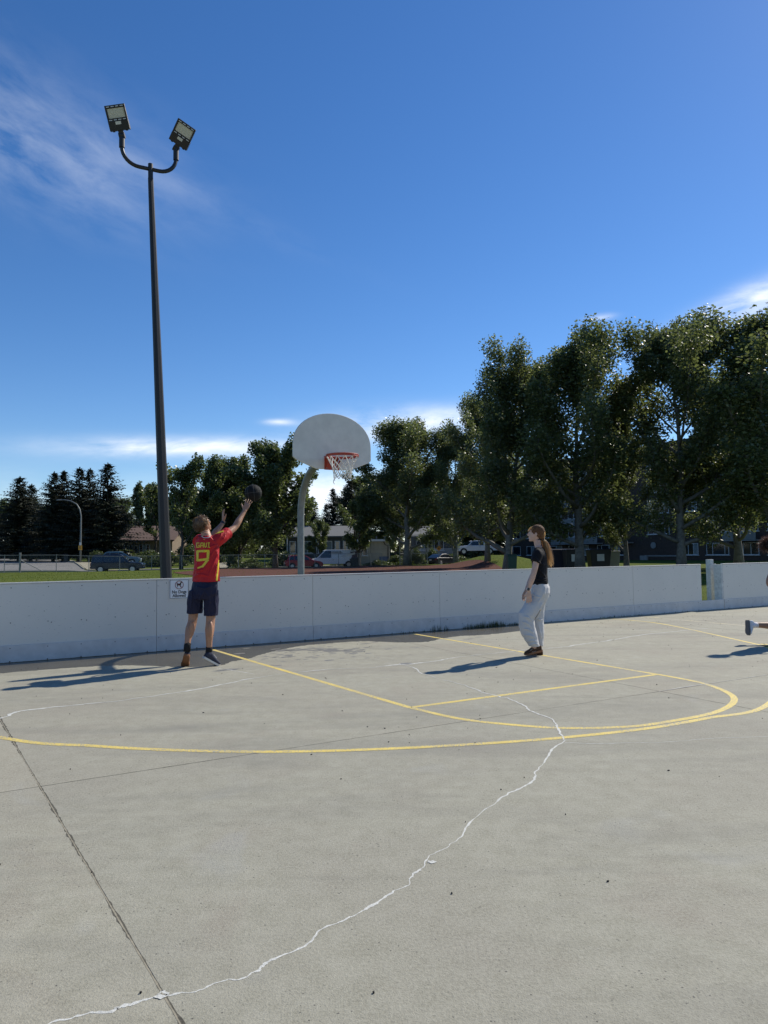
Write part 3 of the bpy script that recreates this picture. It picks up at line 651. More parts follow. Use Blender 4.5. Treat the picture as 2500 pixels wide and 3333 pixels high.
out += [(-bw, z_s1), (-bw, z_s0 + 0.03), (-bw + 0.05, z_s0 - 0.012)]
mb = MB(); mb.prism([bbp(u + bo_, z, -0.035) for u, z in out], OUT * 0.035); mb.build('backboard', M['backboard'], hoop, bevel=0.006)
mb = MB(); mb.box(bbp(0, 2.94, -0.075), (0.30, 0.07, 0.36), WM); mb.tube([bbp(-0.02, 2.95, -0.09), bbp(-0.02, 2.95, -0.25)], 0.07, 10); mb.build('mount_bracket', M['galv'], hoop)
zr = 2.835
mb = MB(); mb.box(bbp(0, zr - 0.075, 0.008), (0.24, 0.014, 0.21), WM); mb.prism([bbp(-0.11, zr, 0.016), bbp(0.11, zr, 0.016), bbp(0.07, zr, 0.16), bbp(-0.07, zr, 0.16)], (0, 0, -0.012))
for s_ in (-1, 1): mb.prism([bbp(s_ * 0.10, zr - 0.012, 0.016), bbp(s_ * 0.10, zr - 0.16, 0.016), bbp(s_ * 0.085, zr - 0.012, 0.17)], WD * 0.006)
mb.build('rim_plate', M['rim'], hoop)
rc = bbp(0, zr, 0.15 + 0.2286)
def circ(r, z, k=40, c=rc): return [c + WD * r * math.cos(2 * math.pi * i / k) + OUT * r * math.sin(2 * math.pi * i / k) + Vector((0, 0, z)) for i in range(k + 1)]
mb = MB(); mb.tube(circ(0.2286 + 0.008, 0), 0.0095, 8, cap=False); mb.tube(circ(0.2286 + 0.010, -0.024), 0.007, 8, cap=False)
for i in range(40):
    p0, p1 = circ(0.2386, -0.012)[i], circ(0.2386, -0.012)[i + 1]
    mb.face([p0 + Vector((0, 0, 0.009)), p1 + Vector((0, 0, 0.009)), p1 - Vector((0, 0, 0.009)), p0 - Vector((0, 0, 0.009))])
mb.build('rim', M['rim'], hoop)
for s_ in (-0.09, 0.09):
    for z_ in (zr - 0.155, zr - 0.05): MB().tube([bbp(s_, z_, 0.012), bbp(s_, z_, 0.024)], 0.010, 6).build('bolt', M['galv'], hoop)
def net_pt(th, v):          # v 0 at the rim .. 1 at the hem
    r_ = 0.228 * (1 - v) + 0.125 * v - 0.028 * math.sin(math.pi * v); z_ = -0.03 - 0.31 * v
    return rc + WD * r_ * math.cos(th) + OUT * r_ * math.sin(th) + Vector((0, 0, z_))
mb = MB(); N = 12; rs = random.Random(5)
for i in range(N):
    for sgn in (-1, 1):
        th0 = 2 * math.pi * (i + 0.5) / N; pts = []
        for k in range(19):
            v = k / 18; w = max(0.0, v - 0.02)
            pts.append(net_pt(th0 + sgn * 2 * math.pi / N * 2.45 * (v ** 1.15), v))
        if rs.random() < 0.12: pts = pts[:-4]
        mb.tube(pts, 0.0062, 5)
for i in range(N):
    p = net_pt(2 * math.pi * (i + 0.5) / N, 0.0); mb.ball(p, (0.011, 0, 0), (0, 0.011, 0), (0, 0, 0.013), 6, 4)
hp = net_pt(3.9, 1.0); mb.tube([hp, hp + Vector((-0.012, 0, -0.03)), hp + Vector((-0.015, 0, -0.06)), hp + Vector((0.004, 0, -0.085))], 0.0055, 5)
hp = net_pt(3.2, 1.0); mb.tube([hp, hp + Vector((0.004, 0, -0.045))], 0.0055, 5)
mb.build('net', M['cord'], hoop)
# ------------------------------------------------------------------ trees
M['bark'] = mat('grey_poplar_bark', (0.150, 0.140, 0.120), 0.9, var=0.35, scale=5, bump=0.8, bscale=14)
M['bark_dark'] = mat('dark_bark', (0.070, 0.058, 0.045), 0.95, var=0.3, scale=6, bump=0.6, bscale=20)
M['poplar_leaf'] = leaf_mat('poplar_leaf', (0.052, 0.066, 0.026), (0.118, 0.138, 0.058), (0.21, 0.25, 0.075), 0.38, 0.36, 0.5)
M['ash_leaf'] = leaf_mat('ash_leaf', (0.050, 0.068, 0.026), (0.100, 0.124, 0.050), (0.18, 0.23, 0.06), 0.36, 0.40, 0.5)
M['silver_leaf'] = leaf_mat('silver_leaf', (0.070, 0.085, 0.065), (0.12, 0.14, 0.11), (0.08, 0.10, 0.06), 0.25, 0.5)
M['spruce'] = leaf_mat('spruce_needle', (0.016, 0.021, 0.012), (0.042, 0.050, 0.025), (0.02, 0.03, 0.01), 0.10, 0.65)
M['shrub_leaf'] = leaf_mat('shrub_leaf', (0.050, 0.068, 0.026), (0.100, 0.125, 0.048), (0.12, 0.16, 0.03), 0.3, 0.45)
M['shrub_leaf_dark'] = M['shrub_leaf']
def leaves_from(points, rng, size, jit):
    # points: Nx3 leaf centres -> quad mesh arrays with random orientation
    n = len(points); P = np.asarray(points, dtype=np.float64)
    a = rng.normal(size=(n, 3)); a[:, 2] *= 0.75; a /= np.linalg.norm(a, axis=1)[:, None]
    b = rng.normal(size=(n, 3)); b -= a * (a * b).sum(1)[:, None]; b /= np.linalg.norm(b, axis=1)[:, None]
    s = size * rng.uniform(1 - jit, 1 + jit, (n, 1)); a *= s * 0.58; b *= s * 0.44
    V = np.stack([P - a, P - b * 0.95, P + a, P + b * 0.95], axis=1).reshape(-1, 3)
    Q = np.arange(4 * n).reshape(-1, 4); return V, Q
def limb_path(p, d, L, rng, up, n=6, wob=0.10):
    pts = [p.copy()]; d = d / np.linalg.norm(d)
    for i in range(n):
        d = d + np.array([0, 0, up / n]) + rng.normal(size=3) * wob; d /= np.linalg.norm(d); p = p + d * L / n; pts.append(p.copy())
    return pts, d
def leafy_tree(H, crown_w, z0, seed, n_limb=12, leaves=26000, leaf=0.15, fork=0.30, spread=0.75, upness=0.9, shape=1.0, trunk_r=0.3, lean=(0, 0), sub=7, clump=0.55, tips=0.0, bare=0.0):
    rng = np.random.default_rng(seed); wood = MB(); centres, rads = [], []
    tp = [np.array([lean[0] * t * H + rng.normal() * 0.10 * t * 2, lean[1] * t * H + rng.normal() * 0.10 * t * 2, H * t * 0.86]) for t in np.linspace(0, 1, 10)]
    tr = [trunk_r * (1.25 if i == 0 else 1) * (1 - 0.93 * (i / 9) ** 0.9) for i in range(10)]
    wood.tube([Vector(p) for p in tp], tr, 9)
    def env(z):
        t = (z - z0) / max(0.1, (H - z0)); t = min(max(t, 0.0), 1.0)
        return crown_w / 2 * (0.35 + 0.65 * math.sin(math.pi * min(1, (t * 0.86 + 0.16)) ** shape)) * (1.0 if t < 0.80 else max(0.25, 1 - (t - 0.80) * 2.6))
    for i in range(n_limb):
        f = fork + (0.93 - fork) * (i + rng.uniform(0, 0.8)) / n_limb; idx = f * 9; k = int(min(8, idx)); p = tp[k] + (tp[k + 1] - tp[k]) * (idx - k)
        az_ = i * 2.399 + rng.normal() * 0.35; tilt = spread * (1.15 - 0.65 * f)
        d = np.array([math.cos(az_) * math.sin(tilt), math.sin(az_) * math.sin(tilt), math.cos(tilt)])
        L_ = env(min(H, p[2] + 0.18 * H)) / max(0.30, math.sin(tilt)) * rng.uniform(0.62, 1.28); L_ = min(L_, (H - p[2]) * 1.05 + 0.6)
        pts, dd = limb_path(p, d, L_, rng, upness * 0.55, 7, 0.09)
        r0 = tr[k] * 0.55 * (0.8 if f > 0.6 else 1)
        wood.tube([Vector(q) for q in pts], [r0 * (1 - 0.9 * j / 7) + 0.012 for j in range(8)], 6)
        for m_ in range(sub):
            ff = 0.22 + 0.78 * (m_ + rng.uniform(0, 0.9)) / sub; ix = ff * 7; kk = int(min(6, ix)); q = pts[kk] + (pts[kk + 1] - pts[kk]) * (ix - kk)
            sd = rng.normal(size=3); sd[2] = abs(sd[2]) * 0.6 + 0.15; sd /= np.linalg.norm(sd); sd = 0.75 * sd + 0.55 * dd
            sl_ = rng.uniform(0.16, 0.34) * crown_w * 0.42 * (1.15 - 0.5 * ff)
            sp_, _ = limb_path(q, sd, sl_, rng, upness * 0.4, 4, 0.12)
            wood.tube([Vector(x) for x in sp_], [0.035 * (1 - 0.8 * j / 4) + 0.006 for j in range(5)], 4, cap=False)
            if rng.random() < bare: continue
            for j in (2, 3, 4):
                centres.append(sp_[j]); rads.append(clump * rng.uniform(0.45, 1.2))
        if rng.random() >= bare: centres.append(pts[-1]); rads.append(clump * 0.8); centres.append(pts[-1] + np.array([0, 0, clump * 0.9])); rads.append(clump * 0.55)
    centres.append(tp[-1] + np.array([0, 0, 0.3])); rads.append(clump)
    C_ = np.array(centres); Rr = np.array(rads); n = len(C_); w = Rr ** 2 / (Rr ** 2).sum()
    idx = rng.choice(n, size=leaves, p=w); pos = rng.normal(size=(leaves, 3)); pos /= np.linalg.norm(pos, axis=1)[:, None]; pos *= (rng.uniform(0, 1, (leaves, 1)) ** 0.45)
    pos[:, 2] *= 0.95; pos = C_[idx] + pos * Rr[idx][:, None]
    pos = pos[pos[:, 2] > z0 * 0.75]
    V, Q = leaves_from(pos, rng, leaf, 0.35)
    return wood.mesh('trunk'), fast_mesh('crown', V, Q)
def spruce_tree(H, w, seed, dens=1.0, droop=0.35, trunk_r=0.22, top2=False, z0=0.06, open_=0.0):
    rng = np.random.default_rng(seed); wood = MB(); wood.tube([(0, 0, 0), (0, 0, H * 0.5), (0, 0, H * 0.985)], [trunk_r, trunk_r * 0.55, 0.015], 7); V, Q = [], []
    def quad(c, a, b): k = len(V); V.extend([c - a * 0.15 - b, c - a * 0.15 + b, c + a + b * 0.55, c + a - b * 0.55]); Q.append((k, k + 1, k + 2, k + 3))
    z = H * z0
    while z < H * 0.985:
        t = z / H; reach = w / 2 * (1 - t) ** 0.82 * (1.0 if t > 0.12 else 0.6 + 3.3 * t) + 0.10
        nb = max(4, int((8 - 3 * t) * dens))
        for i in range(nb):
            if rng.random() < open_ * (1 - t * 0.5): continue
            a_ = rng.uniform(0, 2 * math.pi); L_ = reach * rng.uniform(0.70, 1.16); d = np.array([math.cos(a_), math.sin(a_), 0.0]); s_ = np.array([-math.sin(a_), math.cos(a_), 0.0])
            rise = 0.16 + 0.5 * t; steps = max(3, int(L_ / 0.26)); prev = np.array([0, 0, z])
            if L_ > 1.2: wood.tube([(0, 0, z), tuple(d * L_ * 0.5 + np.array([0, 0, z + rise * L_ * 0.5 - droop * L_ * 0.25])), tuple(d * L_ * 0.96 + np.array([0, 0, z + rise * L_ - droop * L_ * 0.96]))], [0.03, 0.018, 0.005], 4, cap=False)
            for k in range(1, steps + 1):
                u = k / steps; r_ = u * L_; zz = z + rise * r_ - droop * r_ * u + (0.14 * L_ * max(0, u - 0.75)) + rng.normal() * 0.03
                c = d * r_ + np.array([0, 0, zz]); wd_ = (0.42 * (1 - u) + 0.14) * min(1.0, 0.5 + L_ * 0.25) * rng.uniform(0.7, 1.25)
                for sg_ in (-1, 1):
                    ax = (d * 0.55 + s_ * sg_ * 0.85 + np.array([0, 0, -0.25 - 0.3 * rng.random()])) * wd_; bx = np.cross(ax, [0, 0, 1.0]); bx = bx / (np.linalg.norm(bx) + 1e-6) * 0.075 + np.array([0, 0, rng.normal() * 0.03]); quad(c, ax, bx)
                ax = np.array([d[0] * 0.25, d[1] * 0.25, -1.0]) * wd_ * 0.75; quad(c, ax, s_ * 0.07)
            quad(d * L_ + np.array([0, 0, zz]), d * 0.22 + np.array([0, 0, 0.05]), s_ * 0.06)
        z += (0.30 - 0.12 * t) * rng.uniform(0.75, 1.2)
    for k in range(14): a_ = rng.uniform(0, 6.28); quad(np.array([0, 0, H * (0.965 + 0.03 * rng.random())]), np.array([math.cos(a_) * 0.1, math.sin(a_) * 0.1, 0.22]), np.array([-math.sin(a_), math.cos(a_), 0]) * 0.04)
    return wood.mesh('trunk'), fast_mesh('crown', V, Q)
def shrub_mesh(w, h, seed, leaves, leaf, clumps=26):
    rng = np.random.default_rng(seed); C_ = rng.normal(size=(clumps, 3)) * np.array([w * 0.22, w * 0.22, 0]) ; C_[:, 2] = h * (0.15 + 0.62 * rng.uniform(0, 1, clumps)) * np.exp(-(C_[:, 0] ** 2 + C_[:, 1] ** 2) / (w * 0.42) ** 2)
    idx = rng.integers(0, clumps, leaves); pos = rng.normal(size=(leaves, 3)); pos /= np.linalg.norm(pos, axis=1)[:, None]; pos = C_[idx] + pos * rng.uniform(0, 1, (leaves, 1)) ** 0.4 * np.array([w, w, h]) * 0.17 ; pos[:, 2] = np.maximum(pos[:, 2], 0.03)
    V, Q = leaves_from(pos, rng, leaf, 0.4); wood = MB()
    for k in range(9):
        c = C_[k]; wood.tube([(c[0] * 0.2, c[1] * 0.2, 0), (c[0] * 0.7, c[1] * 0.7, c[2] * 0.6), (c[0], c[1], c[2] + 0.1)], [0.02, 0.014, 0.005], 4)
    return wood.mesh('stem'), fast_mesh('foliage', V, Q)
def put_tree(name, meshes, x, ybase, Y, label, leafm, barkm, group=None, rz=0.0, sc=(1, 1, 1), cat='tree', parts=('trunk', 'crown'), dz=0.0):
    X = (x - 1250) / F_PX * Y; r_ = empty(name, (X, Y, hgt(X, Y) - 0.05 + dz), label, cat, group, rz); r_.scale = sc
    for me, nm, m_ in ((meshes[0], parts[0], barkm), (meshes[1], parts[1], leafm)):
        if not me.materials: me.materials.append(m_)
        o = bpy.data.objects.new(nm, me); COL.objects.link(o); o.parent = r_
        if nm == parts[0]: me.polygons.foreach_set('use_smooth', [True] * len(me.polygons))
    return r_
PG = 'tall poplars along the lawn before the apartment block'
pA = leafy_tree(17.5, 10.5, 1.8, 11, n_limb=23, leaves=58000, leaf=0.155, fork=0.09, spread=1.05, upness=1.0, trunk_r=0.30, sub=9, clump=0.98)
pB = leafy_tree(17.5, 10.0, 1.8, 23, n_limb=24, leaves=58000, leaf=0.155, fork=0.08, spread=1.02, upness=1.0, trunk_r=0.31, sub=9, clump=0.96, lean=(-0.03, 0.01))
pC = leafy_tree(17.5, 10.8, 2.0, 37, n_limb=22, leaves=58000, leaf=0.155, fork=0.10, spread=1.08, upness=1.0, trunk_r=0.33, sub=9, clump=0.98, lean=(0.015, 0.0))
def poplar(ms, x, Y, ytop, label, rz, wide=1.0, hm=17.5):
    Htar = (1797 - (x - 1250) * 0.0108 - ytop) / F_PX * Y + 1.4; k = Htar / hm
    return put_tree('poplar_tree', ms, x, 0, Y, label, M['poplar_leaf'], M['bark'], PG, rz, (k * wide * 1.22, k * wide * 1.22, k))
poplar(pC, 1324, 78.0, 1335, 'poplar with forked limbs rising behind the tall wire backstop', 0.5, 1.08)
poplar(pB, 1480, 76.0, 1395, 'slim dark poplar behind the orange warning sign', 2.0, 0.82)
poplar(pA, 1585, 60.0, 1285, 'poplar with thick dark trunk beside the white pickup truck', 1.1, 0.80)
poplar(pB, 1646, 49.0, 1120, 'poplar with straight trunk next to the green bin', 3.3, 0.85).rotation_euler = (0, -0.075, 3.3)
poplar(pA, 1885, 47.0, 1060, 'poplar with leaning trunk between the two dark waste containers', 4.4, 0.95)
poplar(pC, 2035, 50.0, 1270, 'lower poplar whose bent trunk stands before the blank brick wall', 1.9, 0.66)
poplar(pA, 2213, 44.0, 1000, 'poplar with thick pale trunk standing left of the gate gap in the boards', 0.3, 0.86)
poplar(pB, 2545, 42.0, 935, 'tallest poplar rising beyond the second stretch of rink boards', 5.2, 1.12)
poplar(pC, 2400, 52.0, 1180, 'poplar behind the thick pale poplar by the gate gap', 2.7, 0.95)
# ash and maple trees along the street
aA = leafy_tree(12.0, 7.6, 1.3, 51, n_limb=18, leaves=40000, leaf=0.18, fork=0.12, spread=1.0, upness=0.9, trunk_r=0.22, sub=8, clump=0.75)
aB = leafy_tree(12.0, 7.4, 1.0, 61, n_limb=20, leaves=44000, leaf=0.18, fork=0.09, spread=0.98, upness=0.9, trunk_r=0.22, sub=8, clump=0.80)
aS = leafy_tree(8.0, 5.0, 1.4, 71, n_limb=13, leaves=13000, leaf=0.17, fork=0.18, spread=0.95, upness=1.0, trunk_r=0.13, sub=6, clump=0.60, bare=0.12)
aT = leafy_tree(9.0, 4.6, 1.8, 81, n_limb=11, leaves=7500, leaf=0.18, fork=0.25, spread=0.72, upness=1.0, trunk_r=0.16, sub=7, clump=0.55, bare=0.38)
AG = 'leafy street trees beyond the ball field'
def ash(ms, x, Y, ytop, label, rz, hm, wide=1.0, leafm='ash_leaf', name='ash_tree'):
    Htar = (1797 - (x - 1250) * 0.0108 - ytop) / F_PX * Y + 1.4 - hgt((x - 1250) / F_PX * Y, Y); k = Htar / hm
    return put_tree(name, ms, x, 0, Y, label, M[leafm], M['bark_dark'], AG, rz, (k * wide, k * wide, k))
ash(aT, 590, 76.0, 1500, 'thin half bare tree right of the floodlight pole', 0.2, 9.0, 1.0)
ash(aB, 706, 82.0, 1490, 'rounded dense leafy tree behind the shooting player', 1.0, 12.0, 1.0)
ash(aB, 778, 84.0, 1488, 'second rounded dense tree just behind the basketball', 3.0, 12.0, 1.0)
ash(aA, 896, 79.0, 1424, 'tall leafy tree with single trunk left of the hoop pole', 2.2, 12.0, 1.15)
ash(aS, 1168, 80.0, 1615, 'small young leafy tree behind the leaning black bin', 0.9, 8.0, 1.05)
ash(aS, 1040, 96.0, 1690, 'small leafy tree in front of the dark house porch', 2.9, 8.0, 0.9)
ash(aS, 1287, 92.0, 1660, 'pale silvery leaved tree beside the beige house', 4.1, 8.0, 0.8, 'silver_leaf', 'silver_tree')
ash(aT, 505, 100.0, 1590, 'mostly bare tree by the gabled house', 5.1, 9.0, 1.1)
ash(aA, 640, 100.0, 1600, 'dark broad tree filling the gap behind the chain fence', 4.0, 12.0, 1.15)
ash(aB, 965, 108.0, 1640, 'low round tree beyond the curved hoop pole', 0.7, 12.0, 1.0)
# spruces
sA = spruce_tree(13.0, 8.2, 5, dens=1.5, droop=0.34); sB = spruce_tree(13.0, 7.2, 6, dens=1.4, droop=0.30, open_=0.15); sC = spruce_tree(13.0, 7.8, 7, dens=1.4, droop=0.26, open_=0.22)
SG = 'dark spruces along the side street'
def spruce(ms, x, Y, ytop, label, rz, wide=1.0, group=SG):
    X = (x - 1250) / F_PX * Y; Htar = (1797 - (x - 1250) * 0.0108 - ytop) / F_PX * Y + 1.4 - hgt(X, Y); k = Htar / 13.0; wide *= 1.28
    return put_tree('spruce_tree', ms, x, 0, Y, label, M['spruce'], M['bark_dark'], group, rz, (k * wide, k * wide, k))
spruce(sA, 62, 104, 1548, 'broad rounded spruce at the end of the side street', 0.4, 1.20)
spruce(sB, 100, 108, 1575, 'spruce crowded against the broad rounded spruce', 1.4, 1.2)
spruce(sA, 173, 100, 1531, 'first of two close twin topped spruces behind the street lamp', 2.2, 0.95)
spruce(sB, 206, 102, 1530, 'second of two close twin topped spruces behind the street lamp', 3.0, 1.05)
spruce(sC, 256, 99, 1520, 'spruce with ragged flat top to the right of the lamp pole', 1.0, 1.10)
spruce(sC, 291, 101, 1523, 'open branched spruce with leaning top beside the ragged one', 4.0, 0.9)
spruce(sB, 349, 97, 1506, 'tallest pointed spruce before the gabled house', 5.0, 1.25)
spruce(sA, 395, 120, 1640, 'short spruce behind the house roof ridge', 5.5, 1.0)
spruce(sA, -20, 112, 1640, 'spruce partly cut off at the far end of the side street', 3.7, 1.2)
S2 = 'spruces behind the houses'
spruce(sA, 1016, 118, 1612, 'dark narrow spruce rising behind the dark house', 0.8, 0.75, S2)
spruce(sB, 1084, 112, 1588, 'middle sized spruce behind the house with clear tiers', 1.8, 0.95, S2)
spruce(sA, 1137, 110, 1558, 'largest spruce behind the houses under the net', 2.8, 0.95, S2)
spruce(sC, 1062, 124, 1640, 'short spruce tucked between two taller ones behind the house', 3.8, 0.9, S2)
# columnar poplars
cP = leafy_tree(14.0, 2.3, 1.0, 91, n_limb=26, leaves=15000, leaf=0.22, fork=0.06, spread=0.28, upness=1.4, trunk_r=0.16, sub=5, clump=0.48)
CG = 'slender columnar poplars'
for x, Y, yt, lb, rz, w in ((450, 125, 1533, 'slender columnar poplar, the single one nearer the spruces', 0.3, 1.0), (481, 127, 1542, 'slender columnar poplar, left one of a close pair by the pole', 1.3, 0.85), (498, 126, 1537, 'slender columnar poplar, right one of a close pair by the pole', 2.5, 0.95)):
    k = ((1797 - (x - 1250) * 0.0108 - yt) / F_PX * Y + 1.4 - 1.0) / 14.0
    put_tree('columnar_poplar', cP, x, 0, Y, lb, M['poplar_leaf'], M['bark_dark'], CG, rz, (k * w, k * w, k))
# shrubs
hA = shrub_mesh(2.6, 1.6, 3, 5200, 0.10); hB = shrub_mesh(2.2, 2.2, 4, 5200, 0.10)
HG = 'shrubs in front gardens'
for x, Y, w, h, ms, lb in ((822, 82, 1.25, 1.15, hA, 'low rounded bush behind the chain fence by the leafy tree'), (762, 84, 1.2, 1.5, hB, 'taller bush left of the low rounded bush'), (318, 92, 1.15, 1.1, hB, 'pale bush beside the white parked car'),
                           (1300, 84, 1.5, 1.3, hA, 'bush at the foot of the forked poplar'), (1352, 84, 1.0, 1.6, hB, 'upright bush inside the wire backstop'), (1405, 90, 1.1, 1.5, hB, 'bright leafy bush behind the black sedan'), (1115, 92, 1.3, 0.9, hA, 'low bush before the porch steps'),
                           (1230, 88, 1.2, 0.8, hA, 'low bush below the beige house wall'), (480, 92, 1.6, 1.5, hA, 'dark hedge bush under the gabled house window'), (545, 88, 1.8, 1.4, hB, 'overgrown bush hiding the corner of the gabled house'), (690, 95, 2.2, 1.5, hA, 'wide dark hedge behind the chain fence'), (610, 97, 2.0, 1.6, hB, 'tall dark hedge right of the floodlight pole'), (130, 118, 2.2, 1.2, hA, 'dark undergrowth below the spruces'), (420, 104, 2.0, 1.6, hA, 'dark bush behind the parked blue car'), (1480, 100, 1.8, 1.3, hA, 'dark bush behind the deck rail'), (1620, 76, 1.4, 0.7, hA, 'sunlit low bush on the grassy mound'), (925, 92, 2.0, 1.3, hB, 'bush screening the fence left of the hoop pole'), (1560, 104, 2.0, 2.2, hB, 'tall dark bush behind the pickup truck')):
    put_tree('garden_shrub', ms, x, 0, Y, lb, M['shrub_leaf'], M['bark_dark'], HG, x * 0.7, (w, w, h), 'shrub', ('stem', 'foliage'))

_look = ['broad', 'narrow', 'ragged', 'round', 'tall', 'low', 'spreading']; _spot = ['behind the spruces of the side street', 'behind the gabled house and its bushes', 'beyond the houses across the street']
def BGL(i): return 'dark %s background tree %s' % ('leafy', _spot[0 if i < 7 else 1 if i < 12 else 2])
BG = 'background trees beyond the houses'
rb_ = random.Random(77)
bgx = [(-60, 150), (20, 150), (90, 146), (150, 140), (235, 138), (300, 140), (375, 150), (560, 128), (655, 130), (740, 132), (830, 135), (915, 138), (985, 150), (1200, 135), (1262, 140), (1380, 132), (1440, 124), (1500, 128), (1560, 122), (1615, 124), (1660, 130)]
for i, (x, Y) in enumerate(bgx):
    yt = 1640 + rb_.uniform(-22, 22) if x < 1200 else 1560 + rb_.uniform(-40, 40)
    if 960 < x < 1190: yt = 1700
    ash((aB, aA)[i % 2], x, Y, yt, BGL(i), rb_.uniform(0, 6.2), 12.0, 1.45, name='background_tree')['group'] = BG

hrow = random.Random(31)
for i, x in enumerate(list(range(-60, 960, 52)) + [1195, 1250, 1345, 1400, 1455, 1505, 1550, 1600, 1650, 1690]):
    Y = 122 + hrow.uniform(-5, 5) if x > 1190 else 128 + hrow.uniform(-5, 5)
    k = hrow.uniform(1.5, 2.3)
    put_tree('background_bush', (hA, hB)[i % 2], x, 0, Y, 'dark bushy undergrowth below the trees beyond the houses', M['shrub_leaf_dark'], M['bark_dark'], 'undergrowth below the background trees', hrow.uniform(0, 6), (2.0 * k / 1.6, 1.4, k * 1.1), 'bush', ('stem', 'foliage'))
# ------------------------------------------------------------------ buildings
M['brick_brown'] = mat('dark_brown_brick', (0.066, 0.047, 0.036), 0.9, var=0.3, scale=6, bump=0.3, bscale=30)
M['glass'] = mat('window_glass', (0.020, 0.026, 0.030), 0.06, var=0.3, scale=0.5, spec=0.8)
M['white_trim'] = mat('white_window_trim', (0.58, 0.59, 0.58), 0.5, var=0.06)
M['parapet'] = mat('ribbed_balcony_panel', (0.26, 0.265, 0.25), 0.7, var=0.12, scale=3)
M['tar_roof'] = mat('flat_roof_tar', (0.07, 0.07, 0.07), 0.9)
M['stucco'] = mat('beige_stucco', (0.34, 0.30, 0.235), 0.9, var=0.12, scale=2, bump=0.2)
M['grey_siding'] = mat('dark_grey_siding', (0.070, 0.075, 0.078), 0.8, var=0.15)
M['tan_brick'] = mat('tan_brick', (0.21, 0.16, 0.11), 0.9, var=0.25, scale=8)
M['red_shingle'] = mat('red_brown_shingle', (0.135, 0.085, 0.062), 0.9, var=0.25, scale=9, bump=0.4, bscale=25)
M['grey_shingle'] = mat('grey_shingle', (0.15, 0.15, 0.145), 0.9, var=0.2, scale=9, bump=0.4, bscale=25)
M['curtain'] = mat('pale_curtain', (0.22, 0.24, 0.23), 0.8, var=0.2, scale=3)
class Frame:
    """local frame of a facade: u along it, o outwards, z up"""
    def __init__(s, P, u, z0=0.0): s.P = Vector(P); s.u = Vector(u).normalized(); s.o = Vector((s.u.y, -s.u.x, 0)); s.z0 = z0; s.M = Matrix((s.u, s.o, Vector((0, 0, 1)))).transposed()
    def p(s, a, b, z): return s.P + s.u * a + s.o * b + Vector((0, 0, s.z0 + z))
    def box(s, mb, a0, a1, b0, b1, z0, z1): return mb.box(s.p((a0 + a1) / 2, (b0 + b1) / 2, (z0 + z1) / 2), (a1 - a0, b1 - b0, z1 - z0), s.M)
def window(fr, root, a0, a1, z0, z1, divs=(), b=0.0, fw=0.06, sill=True, wall_depth=0.0, transom=None):
    mb = MB(); d0, d1 = b + 0.002, b + 0.05
    fr.box(mb, a0, a1, d0, d1, z1 - fw, z1); fr.box(mb, a0, a1, d0, d1, z0, z0 + fw); fr.box(mb, a0, a0 + fw, d0, d1, z0 + fw, z1 - fw); fr.box(mb, a1 - fw, a1, d0, d1, z0 + fw, z1 - fw)
    for q in divs: x = a0 + (a1 - a0) * q; fr.box(mb, x - fw / 2, x + fw / 2, d0, d1 - 0.004, z0 + fw, z1 - fw)
    if transom is not None: fr.box(mb, a0 + fw, a1 - fw, d0, d1 - 0.008, transom - fw / 2, transom + fw / 2)
    w = mb.build('window', M['white_trim'], root)
    xs = [a0] + [a0 + (a1 - a0) * q for q in divs] + [a1]
    for i in range(len(xs) - 1): fr.box(MB(), xs[i] + fw * 0.6, xs[i + 1] - fw * 0.6, b + 0.002, b + 0.012, z0 + fw * 0.9, z1 - fw * 0.9).build('pane', M['curtain'] if (i + int(a0 * 7)) % 4 == 3 else M['glass'], w)
    if sill: fr.box(MB(), a0 - 0.12, a1 + 0.12, b + 0.002, b + 0.14, z0 - 0.09, z0 - 0.004).build('sill', M['white_trim'], w)
    return w
# apartment block: facade runs away from the boards
fd = Vector((0.4856, -0.874, 0)); fP = Vector((39.0, 86.0, 0))
def kcol(x):        # distance along the facade for photo column x (measured from fP, towards the viewer positive)
    d = ray(x, 1750); nrm = Vector((fd.y, -fd.x, 0)); t = (fP - CAM).dot(nrm) / Vector((d.x, d.y, 0)).dot(nrm); q = CAM + d * t; return (Vector((q.x, q.y, 0)) - fP).dot(fd)
apt = empty('apartment_block', fP, 'long dark brown brick apartment block with white framed windows behind poplars', 'building')
fa = Frame(fP, fd, 0.15)
if fa.o.dot(CAM - fP) < 0: fa.o = -fa.o; fa.M = Matrix((fa.u, fa.o, Vector((0, 0, 1)))).transposed()
kL, kR = kcol(1655), 16.0
FL = 2.7; NF = 5; HT = FL * NF + 1.1
fa.box(MB(), kL, kR, -12, 0, -0.6, HT).build('wall', M['brick_brown'], apt)
fa.box(MB(), kL - 0.3, kR + 0.3, -12.3, 0.35, HT + 0.003, HT + 0.35).build('roof', M['tar_roof'], apt)
cols = [(1657, 1694, (0.33,)), (1714, 1751, (0.4,)), (1775, 1829, (0.3, 0.65)), (1851, 1915, (0.30, 0.75)), (1944, 1983, (0.35,)), (2000, 2032, (0.5,)), (2110, 2180, (0.28, 0.80)), (2222, 2272, (0.36, 0.7)), (2299, 2372, (0.28, 0.82)), (2418, 2470, (0.5,)), (2500, 2560, (0.4,))]
for fl in range(NF):
    for ci, (xa, xb, dv) in enumerate(cols):
        if fl == 0 and ci == 6: continue
        a, b2 = kcol(xa), kcol(xb); z = 0.50 + FL * fl
        window(fa, apt, a, b2, z, z + 1.42, dv, transom=None)
        if fl >= 1 and ci in (6, 8, 2): fa.box(MB(), a, b2, 0.002, 0.04, z + 1.50, z + 1.95).build('transom_panel', M['glass'], apt)
